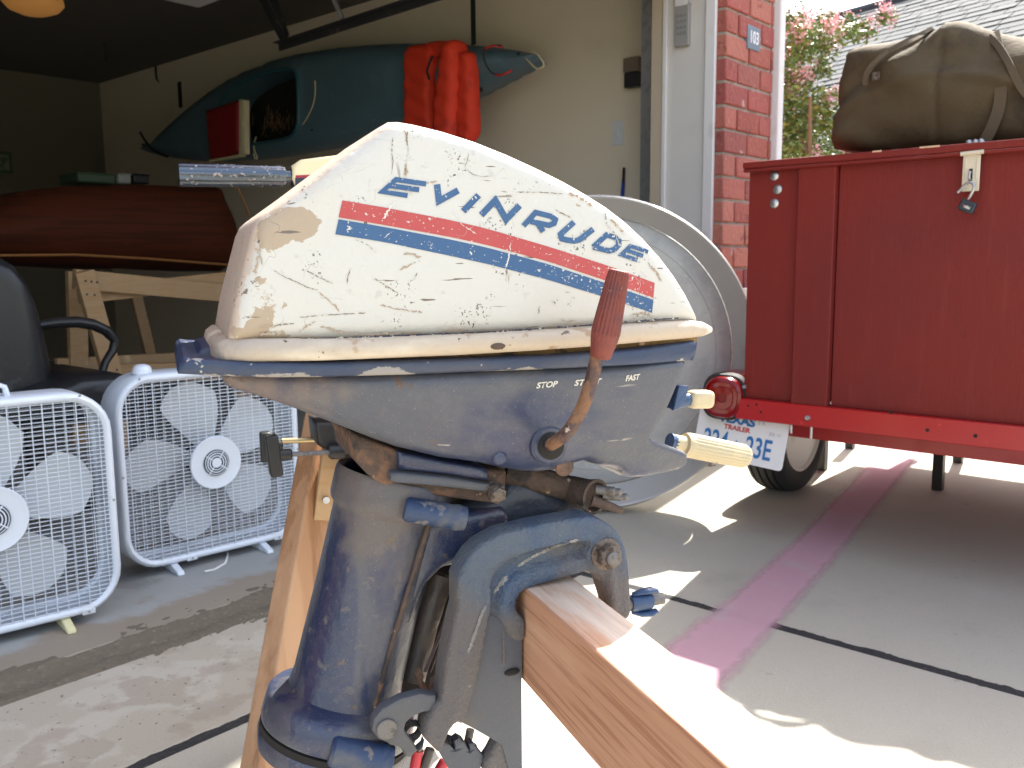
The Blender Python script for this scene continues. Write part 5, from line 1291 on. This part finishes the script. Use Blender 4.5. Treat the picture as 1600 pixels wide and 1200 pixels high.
# ================================================================== TRAILER WITH THE RED BOX
TX0, TY0 = 2.51, 1.26
TF = Frame((TX0, TY0, 0), R_(-90))
tl = thing('utility_trailer', TF, 'small trailer with a tall dark red plywood box on bright red steel frame', 'trailer')
zt_, zb_ = 1.112, .432
TW, TL_ = 1.24, 1.62
def tbx(nm, x0, x1, y0, y1, z0, z1, mat, bevel=.003, par=None, lbl=None):
    o = MB().box(x0, x1, y0, y1, z0, z1).build(nm, MAT[mat], par or tl, bevel=bevel)
    if lbl: o['label'] = lbl
    return o
xb0 = TF.at(1245, 450)[0]; xb1 = TF.at(1303, 450)[0]
tbx('corner_board', .0, xb0-.002, 0, .02, zb_, zt_, 'trailer_board')
tbx('batten', xb0, xb1, -.018, .012, zb_-.025, zt_, 'trailer_board')
tbx('rear_panel', xb1+.002, TW-xb1-.002, .002, .022, zb_, zt_, 'trailer_board')
tbx('batten', TW-xb1, TW-xb0, -.018, .012, zb_-.025, zt_, 'trailer_board')
tbx('corner_board', TW-xb0+.002, TW, 0, .02, zb_, zt_, 'trailer_board')
tbx('side_panel', 0.0, .02, .021, TL_, zb_, zt_, 'trailer_board')
tbx('side_panel', TW-.02, TW, .021, TL_, zb_, zt_, 'trailer_board')
tbx('front_panel', .021, TW-.021, TL_-.02, TL_, zb_, zt_, 'trailer_board')
tbx('floor', .021, TW-.021, .023, TL_-.021, zb_+.01, zb_+.03, 'trailer_board')
LZ = zt_ + .004
lid = tbx('lid', -.008, TW+.01, -.030, TL_+.02, LZ, LZ+.020, 'trailer_board', .004)
tbx('lid_lip', -.006, TW+.008, -.030, -.008, LZ-.010, LZ-.0005, 'trailer_board', .003)
M('chip_wood', (.6,.4,.25), .8)
for (px, w_) in ((1370, .012), (1455, .02), (1440,.006)):
    x, z_ = TF.at(px, 236, -.03)
    MB().box(x-w_, x+w_, -.0308, -.024, LZ+.016, LZ+.0206).build('lid_chip', MAT['chip_wood'], lid, bevel=.001)
for (px, py) in ((1210,275),(1215,296),(1210,318)):
    q = TF.at3(px, py, 0)
    MB().lathe(q, (0,-1,0), [(-.002,.0135),(.002,.0135),(.005,.010),(.0065,.004)], 18).build('bolt', MAT['galvanized'], tl)
for (px, py) in ((1513,0),(1523,0),(1532,0)):
    x, z_ = TF.at(px, 223, -.005)
    MB().sphere((x, -.0, LZ+.022), .009, 10, 6, (1,1,1)).build('hasp_bolt', MAT['galvanized'], lid)
# hasp
hx0, hz0 = TF.at(1503, 241, -.035); hx1, hz1 = TF.at(1534, 298, -.02)
hs = tbx('hasp', hx0, hx1-.006, -.024, -.0205, hz1, hz0, 'cream_metal', .002)
MB().tube([(hx0-.004,-.030,hz0+.001),(hx1+.002,-.030,hz0+.003)], .0055, 10).build('hinge_pin', MAT['cream_metal'], hs)
xm_ = (hx0+hx1)/2-.003
MB().box(xm_-.004, xm_+.004, -.026, -.0241, hz1+.022, hz1+.055).build('slot', MAT['dark_hole'], hs)
for s_ in (-1, 1): MB().tube([(xm_+s_*.013,-.0245,hz1+.03),(xm_+s_*.013,-.0245,hz0-.012)], .0018, 6).build('ridge', MAT['cream_metal'], hs)
MB().tube([(xm_,-.02,hz1+.047),(xm_,-.035,hz1+.047),(xm_,-.037,hz1+.032),(xm_,-.021,hz1+.027)], .003, 8).build('staple', MAT['galvanized'], hs)
# padlock
pq = TF.at3(1521, 284, -.045)
PF = Frame(TF.loc + TF.m @ Vector((pq.x, -.045, pq.z)), R_(-90))
pd = thing('padlock', PF, 'open dark padlock hanging from the hasp of the red box', 'padlock')
bc = PF.at3(1512, 322, 0)
mt_ = Matrix.Translation(bc) @ Matrix.Rotation(R_(24), 4, 'Y')
MB().box(-.019, .019, -.008, .010, -.015, .013, mt_).build('body', MAT['padlock_body'], pd, bevel=.003)
MB().box(-.012, .010, -.0085, -.0079, -.006, .001, mt_).build('print', M('lock_print', (.45,.48,.5), .4, layers=[dict(c=(.45,.06,.05), s=70, t=.52, w=.03), dict(c=(.02,.03,.05), s=180, t=.5, w=.04)]), pd)
cord('shackle', [(1513,311,0),(1520,299,-.003),(1523,290,-.004),(1518,284,-.004),(1509,287,-.003),(1502,295,-.002),(1496,301,-.002)], .0035, 'galvanized', pd, PF)
# frame rails
r0 = TF.at(1161, 640, -.01); rz1 = TF.at(1165, 622, -.01)[1]; rz0 = TF.at(1165, 654, -.01)[1]
rail = tbx('frame_rail', -.012, TW+.02, -.026, -.006, rz0, rz1, 'trailer_paint', .002)
MB().box(-.012, TW+.02, -.005, .04, rz1-.006, rz1-.0005).build('frame_rail', MAT['trailer_paint'], tl, bevel=.001)
tbx('frame_rail', -.0, .04, .045, TL_+.1, rz0, rz1, 'trailer_paint')
tbx('frame_rail', TW-.04, TW, .045, TL_+.1, rz0, rz1, 'trailer_paint')
for (px, py, r) in ((1169,634,.0035),(1182,632,.0035),(1189,644,.0035),(1392,644,.0045),(1449,672,.005),(1524,681,.005)):
    q = TF.at3(px, py, -.0265); MB().cyl(q+Vector((0,.0004,0)), q-Vector((0,.0006,0)), r, n=12).build('bolt_hole', MAT['dark_hole'], rail)
q = TF.at3(1262, 653, -.026); MB().lathe(q, (0,-1,0), [(0,.0085),(.003,.0085),(.007,.006)], 16).build('bolt', MAT['galvanized'], tl)
MB().cyl(TF.at3(1268, 662, .0), TF.at3(1267, 685, .0), .004).build('bolt_shank', MAT['galvanized'], tl)
MB().cyl(TF.at3(1236, 664, .0), TF.at3(1236, 677, .0), .004).build('bolt_shank', MAT['galvanized'], tl)
yy = .20
za, zbb = TF.at(1300, 668, yy)[1], TF.at(1300, 690, yy)[1]
tbx('cross_member', -.02, TW+.02, yy, yy+.04, zbb, za, 'trailer_paint', .002)
tbx('cross_member', .0, TW, 1.0, 1.04, zbb, za, 'trailer_paint', .002)
tbx('tongue', TW/2-.035, TW/2+.035, TL_-.3, TL_+.95, rz0-.075, rz0-.005, 'trailer_paint', .003)
# support legs of dark square tube
for (px, py) in ((1284, 733), (1465, 765), (1328, 700), (1497, 722)):
    g_ = ground(px, py); lp = TF.m.transposed() @ (g_ - TF.loc)
    tbx('support_leg', lp.x-.018, lp.x+.018, lp.y-.018, lp.y+.018, 0.0, .40, 'black_plastic', .002)
# axle, wheels, and unseen side boards added for the shade they cast
for s_, cx_ in ((0, -.135), (1, TW+.135)):
    wy = .62; wr = .238; ww = .145
    tyre = MB(); prof = [(-.055,.150),(-.068,.165),(-.073,.195),(-.070,.222),(-.058,.238),(-.045,.243),(-.044,.238),(-.038,.238),(-.037,.245),(-.018,.2455),(-.017,.239),(-.011,.239),(-.010,.246),(.010,.246),(.011,.239),(.017,.239),(.018,.2455),(.037,.245),(.038,.238),(.044,.238),(.045,.243),(.058,.238),(.070,.222),(.073,.195),(.068,.165),(.055,.150)]
    prof = [(a, b_*wr/.246) for a, b_ in prof]
    wh = MB().lathe((cx_, wy, wr), (1,0,0), prof, 64, caps=False).build('wheel', MAT['rubber'], tl, smooth=40)
    MB().lathe((cx_, wy, wr), (1,0,0), [(-.060,.152),(-.066,.160),(-.060,.150),(-.035,.135),(-.02,.07),(-.02,.03),(-.02,.002)], 40).build('rim', MAT['rim_white'], wh, smooth=40)
    MB().lathe((cx_, wy, wr), (1,0,0), [(.060,.152),(.068,.158),(.064,.147),(.040,.130),(-.005,.118),(-.01,.05),(-.01,.002)], 40).build('rim', MAT['rim_white'], wh, smooth=40)
for x0_, x1_ in ((-.152, -.004), (TW+.004, TW+.152)):
    MB().box(x0_, x1_, .10, 1.54, .480, .488).build('shade_board', MAT['trailer_paint'], tl, bevel=.002)
MB().tube([(-.06,.62,.245),(TW+.06,.62,.245)], .022, 14).build('axle', MAT['dark_steel'], tl)
# tail light
lc = TF.at3(1131, 620, -.02)
k = (TF.at3(1131, 600, -.02)-TF.at3(1131, 640, -.02)).length/40
TLm = Matrix.Translation(lc) @ Matrix.Rotation(R_(18), 4, 'Z') @ Matrix.Rotation(R_(3), 4, 'Y')
hw_, hh_ = .066, 36*k
mb = MB(); n = 40; rings = []
def sup(a, b_, ex=3.0):
    out = []
    for i in range(n):
        t = 2*math.pi*i/n; c, s_ = math.cos(t), math.sin(t)
        out.append((a*math.copysign(abs(c)**(2/ex), c), b_*math.copysign(abs(s_)**(2/ex), s_)))
    return out
for (f_, y) in ((.9,.05),(1,.045),(1.0,.0),(.97,-.005),(.92,-.004)):
    rings.append([TLm @ Vector((x*f_, y, z_*f_)) for x, z_ in sup(hw_, hh_)])
tlh = mb.loft(rings).build('tail_light', MAT['rubber'], tl)
rings = []
for (f_, y) in ((.90,-.003),(.90,-.012),(.84,-.022),(.70,-.028),(.66,-.026),(.50,-.028),(.46,-.026),(.2,-.028),(.18,-.020),(.05,-.020)):
    rings.append([TLm @ Vector((x*f_, y, z_*f_)) for x, z_ in sup(hw_, hh_, 2.6)])
MB().loft(rings).build('lens', MAT['lens_red'], tlh, smooth=20)
q = TF.at3(1160, 605, -.04); MB().lathe(q+Vector((0,.02,0)), (0,-1,0), [(0,.006),(.01,.006)], 8).build('mount_bolt', MAT['galvanized'], tlh)
MB().box(lc.x+.02, .03, .03, .045, lc.z-.03, lc.z+.03).build('light_bracket', MAT['trailer_paint'], tl)
# licence plate with its writing
def atd(px, py, d): return C0 + ray(px, py)*d
rb_, rt_, lb_ = atd(1221, 737, 2.67), atd(1233, 655, 2.67), atd(1082, 706, 2.87)
toL = lambda p: TF.m.transposed() @ (p - TF.loc)
rb_, rt_, lb_ = toL(rb_), toL(rt_), toL(lb_)
ex_ = (rb_-lb_).normalized(); up_ = (rt_-rb_); up_ = (up_ - ex_*up_.dot(ex_)).normalized(); en_ = ex_.cross(up_)
PWd = (rb_-lb_).length; PHt = PWd*.50
pm = Matrix((ex_, up_, en_)).transposed().to_4x4(); pm.translation = lb_
me = bpy.data.meshes.new('license_plate')
bmx = bmesh.new()
pts = rsq(PWd, PHt, .012, 4)
vv = [bmx.verts.new((x+PWd/2, y+PHt/2, 0)) for x, y in pts]; bmx.faces.new(vv); bmx.to_mesh(me); bmx.free()
plate = link('license_plate', me, MAT['plate_white'], tl); plate.matrix_local = pm
so_ = plate.modifiers.new('thickness', 'SOLIDIFY'); so_.thickness = .0015; so_.offset = -1
def ptext(tx, size, x, y, mat, sxx=1, bold=0, nm='lettering'):
    me = text_mesh(tx, size, ext=.0004, sx=sxx, bold=bold); o = link(nm, me, MAT[mat], plate); o.location = (x, y, .0012); return o
ptext('TEXAS', .036, PWd*.44, PHt*.83, 'plate_blue', 1.15, .0018)
ptext('TRAILER', .020, PWd*.455, PHt*.66, 'plate_red', 1.2, .0008)
ptext('224', .088, PWd*.24, PHt*.33, 'plate_blue', .66, .0012)
ptext('23E', .088, PWd*.72, PHt*.33, 'plate_blue', .66, .0012)
sp = []
for k in range(10):
    r = .012 if k % 2 == 0 else .005; a = math.pi/2 + math.pi*k/5; sp.append((PWd*.475 + r*math.cos(a), PHt*.36 + r*math.sin(a), .0013))
me = bpy.data.meshes.new('star'); me.from_pydata(sp, [], [tuple(range(10))]); link('star', me, MAT['plate_blue'], plate)
ptext('JUL 12', .013, PWd*.87, PHt*.68, 'plate_faint', 1, 0)
ptext('TX', .02, PWd*.71, PHt*.86, 'plate_faint', 1, 0)
MB().box(PWd*.45, PWd*.62, .004, .008, .0, .0004).build('strip_print', MAT['plate_faint'], plate)
MB().box(PWd*.52-.006, PWd*.52+.006, PHt*1.0-.012, PHt*1.0+.08, -.006, -.002).build('plate_bracket', MAT['dark_steel'], plate)
# canvas duffel bag on the lid
GF = Frame((TX0+.12, TY0-.35, LZ+.020), R_(-90))
bag = thing('duffel_bag', GF, 'large olive brown canvas duffel bag with straps lying on the red box lid', 'duffel bag')
bgp = [(1296,236),(1292,215),(1297,160),(1305,110),(1316,76),(1330,70),(1400,57),(1440,44),(1464,30),(1482,26),(1502,27),(1525,36),(1552,45),(1600,53),(1650,62),(1700,80),(1722,130),(1720,200),(1712,236)]
bp_ = smooth_poly(GF.poly(bgp, 0), 1)
zmin = min(p[1] for p in bp_)
bp_ = [(x, max(z_, .001)) for x, z_ in bp_]
rB = rnd(.10)
def fold(x, z):
    x1, z1 = GF.at(1340, 130); a = 0
    a = .009*np.sin(18*z + 9*x + 1.5*np.sin(11*x)) + .010*np.abs(np.sin(14*z - 5*x + 2*np.sin(6*x)))**3 - .012*np.exp(-((z - .10 - .10*np.sin(5*x+1))/.012)**2) + .005*np.sin(31*x - 12*z) * np.clip(1-z/.25, 0, 1) + .006*np.sin(43*z+7*x+3*np.sin(9*x))
    sx0 = GF.at(1472, 100)[0]; a = a + .008*np.exp(-((x-sx0)/.006)**2)      # the vertical seam
    sy0 = GF.at(1480, 84)[1] + (x-sx0)*.18; a = a + .005*np.exp(-((z-sy0)/.005)**2)*(x < sx0+.01)
    # sagging flap: crease from the buckle up to the top
    xa_, za_ = GF.at(1350, 125); xb_, zb2 = GF.at(1465, 32)
    dd = np.abs((zb2-za_)*(x-xa_) - (xb_-xa_)*(z-za_))/np.hypot(zb2-za_, xb_-xa_)
    a = a + .022*np.exp(-(dd/.014)**2)*(x < xb_)
    return a
relief(bp_, lambda x,z,d: -.04 + rB(d)*.9 + fold(x, z), lambda x,z,d: .42-rnd(.12)(d), .012).build('body', MAT['canvas'], bag, smooth=70)
def ribbon(nm, pts, wd, th, mat, par, fr):
    q = [Vector(v) for v in smooth_poly([tuple(fr.at3(*p)) for p in pts], 2, False)]
    m_ = MB(); rings = []
    for i, p in enumerate(q):
        t_ = (q[min(i+1, len(q)-1)]-q[max(i-1, 0)]).normalized(); s_ = t_.cross(Vector((0,1,0))).normalized(); n__ = t_.cross(s_)
        rings.append([p+s_*wd/2-n__*th/2, p+s_*wd/2+n__*th/2, p-s_*wd/2+n__*th/2, p-s_*wd/2-n__*th/2])
    return m_.loft(rings).build(nm, MAT[mat], par, smooth=50)
ribbon('strap', [(1352,132,-.062),(1353,118,-.072),(1360,104,-.075),(1380,86,-.070),(1410,68,-.030),(1436,56,.01),(1456,46,.05)], .012, .012, 'canvas_strap', bag, GF)
ribbon('strap', [(1385,84,-.06),(1410,72,-.06),(1436,60,.0),(1452,50,.05)], .010, .010, 'canvas_strap', bag, GF)
bb_ = GF.at3(1368, 118, -.07)
MB().box(bb_.x-.010, bb_.x+.010, bb_.y, bb_.y+.006, bb_.z-.012, bb_.z+.010).build('buckle', MAT['bolt_metal'], bag, bevel=.002)
ribbon('side_band', [(1553,52,.04),(1562,90,-.035),(1565,130,-.045),(1562,170,-.045),(1548,205,-.045),(1535,226,-.04)], .028, .006, 'canvas_strap', bag, GF)
ribbon('handle', [(1545,58,.02),(1558,68,-.01),(1575,95,-.05),(1588,125,-.055),(1602,148,-.055),(1625,165,-.05)], .016, .008, 'canvas_strap', bag, GF)

# ================================================================== BEYOND THE TRAILER
# crape myrtle
g_ = ray(1262, 200); tp_ = C0 + g_*(6.3)
TR = Frame((tp_.x, tp_.y, 0), 0)
tree = thing('crape_myrtle', TR, 'crape myrtle with pink blossom beyond the corner of the house', 'tree')
random.seed(21)
tk = MB(); ends = []
for k in range(6):
    a = 2*math.pi*k/6 + random.uniform(-.3,.3); lean = random.uniform(.15,.35)
    p = [Vector((.05*math.cos(a), .05*math.sin(a), 0))]
    for s_ in range(1, 6): p.append(p[-1] + Vector((lean*math.cos(a)*.35+random.uniform(-.05,.05), lean*math.sin(a)*.35+random.uniform(-.05,.05), .38)))
    tk.tube(p, [.035,.032,.028,.022,.016,.01], 8); ends.append(p)
    for s_ in range(3):
        b0 = p[2+s_ % 3]; d = Vector((random.uniform(-1,1), random.uniform(-1,1), random.uniform(.3,.9))).normalized()
        tk.tube([b0, b0+d*.3+Vector((0,0,.05)), b0+d*.6+Vector((0,0,.12))], [.012,.008,.004], 6)
tk.build('trunk', MAT['bark'], tree)
# leaf sprays placed in clumps inside an uneven crown
def tl3(px, py, dd): p = C0 + ray(px, py)*(6.3+dd); return Vector((p.x-tp_.x, p.y-tp_.y, p.z))
cl = []
for (px, py, r, nb) in ((1228,70,.16,2),(1222,95,.14,2),(1248,60,.15,3),(1270,65,.14,3),(1236,50,.10,3),(1290,55,.12,3),(1310,45,.09,3),(1330,50,.07,2),(1352,48,.06,1),
                        (1258,80,.12,2),(1285,72,.10,2),(1220,120,.14,1),(1216,150,.12,2),(1232,165,.14,3),(1250,150,.11,2),(1262,175,.12,2),(1280,165,.09,2),(1290,150,.06,1),(1232,195,.15,2),
                        (1255,205,.13,2),(1280,200,.12,2),(1298,190,.10,1),(1225,225,.15,1),(1250,240,.16,2),(1280,235,.14,2),(1235,140,.08,3),(1270,120,.05,2),(1292,110,.05,2),(1240,128,.06,3),(1385,28,.05,2),(1300,260,.2,1),(1240,270,.2,1),
                        (1190,90,.25,2),(1190,180,.25,2),(1340,200,.2,1),(1350,150,.12,1),(1180,250,.25,1),(1220,32,.05,1),(1255,30,.03,1),(1295,22,.03,1),(1322,30,.04,1)):
    for q in range(2): cl.append((tl3(px+random.uniform(-6,6), py+random.uniform(-5,5), random.uniform(-.35,.45)), r*1.15, nb))
for k in range(60): cl.append((Vector((random.uniform(-.9,1.0), random.uniform(.2,1.2), random.uniform(.9,1.75))), .2, 1))
lf, bl = MB(), MB()
for c, r, nb in cl:
    for k in range(int(900*r)):
        d = Vector((random.gauss(0,.5), random.gauss(0,.5), random.gauss(0,.42)))*r; p = c+d
        u = Vector((random.uniform(-1,1), random.uniform(-1,1), random.uniform(-.6,.6))).normalized(); v = u.cross(Vector((random.uniform(-1,1), random.uniform(-1,1), random.uniform(-1,1)))).normalized()
        L_ = random.uniform(.016,.030); W_ = L_*.42
        lf.add([p-u*L_, p+v*W_+u*.1*L_, p+u*L_, p-v*W_+u*.1*L_], [(0,1,2,3)])
    for q in range(nb):
        if random.random() < .5: continue
        cc = c + Vector((random.gauss(0,.4), random.gauss(0,.4), random.uniform(0,.6)))*r
        for k in range(75):
            p = cc + Vector((random.gauss(0,.026), random.gauss(0,.026), random.gauss(0,.038)))
            u = Vector((random.uniform(-1,1), random.uniform(-1,1), random.uniform(-1,1))).normalized(); v = u.cross(Vector((random.uniform(-1,1), random.uniform(-1,1), random.uniform(-1,1)))).normalized()
            s_ = random.uniform(.006,.012); bl.add([p-u*s_, p+v*s_, p+u*s_, p-v*s_], [(0,1,2,3)])
for nm, mbb, mt_ in (('crown', lf, 'leaf'), ('blossom', bl, 'blossom')):
    me = bpy.data.meshes.new(nm); me.from_pydata([tuple(v) for v in mbb.v], [], mbb.f); me.update(); o = link(nm, me, MAT[mt_], tree); o['kind'] = 'stuff'
# neighbour's house: grey shingle roof on a tan wall
pr0 = C0 + ray(1330, 22)*13.0
NF = Frame((pr0.x, pr0.y, 0), R_(-90-15.7))
nb_ = thing('neighbor_house', NF, 'neighboring house with a big grey shingle roof behind the pink flowering tree', 'house')
rz_ = pr0.z; run = 4.6; drop = 2.9
MB().box(-14, 14, -run+.4, run-.4, -.1, rz_-drop+.1).build('wall', MAT['neighbor_wall'], nb_)
ncr = 34
for i in range(ncr):
    t0 = i/ncr; t1 = (i+1)/ncr; y1, z1 = -run*t1, rz_-drop*t1; y0, z0 = -run*t0, rz_-drop*t0
    m_ = MB(); th = .014
    x = -14 + (i % 2)*.15
    dirv = Vector((0, y1-y0, z1-z0)).normalized(); nn = Vector((0, -dirv.z, dirv.y)); nn = nn if nn.z > 0 else -nn
    rr_ = random.Random(i)
    while x < 9:
        wd = rr_.uniform(.25,.34); h = th*rr_.uniform(.5,1.3)
        a0, a1 = Vector((x, y0, z0)), Vector((x, y1, z1)) + dirv*.03
        e = Vector((wd-.012, 0, 0))
        vs = [a0+nn*.003, a0+e+nn*.003, a1+e+nn*h, a1+nn*h, a0-nn*.02, a0+e-nn*.02, a1+e-nn*.004, a1-nn*.004]
        m_.add(vs, [(0,1,2,3),(3,2,6,7),(0,3,7,4),(1,5,6,2)])
        x += wd
    o = m_.build('shingle_course', MAT['shingle'], nb_, smooth=None); o['kind'] = 'stuff'
MB().add([(-14,0,rz_-.02),(14,0,rz_-.02),(14,-run,rz_-drop-.02),(-14,-run,rz_-drop-.02),(14,run,rz_-drop-.02),(-14,run,rz_-drop-.02)], [(0,1,2,3),(1,0,5,4)]).build('roof', MAT['shingle'], nb_)
MB().tube([(-14,0,rz_+.02),(14,0,rz_+.02)], .06, 8).build('ridge_cap', M('ridge_dark', (.05,.055,.065), .9), nb_)
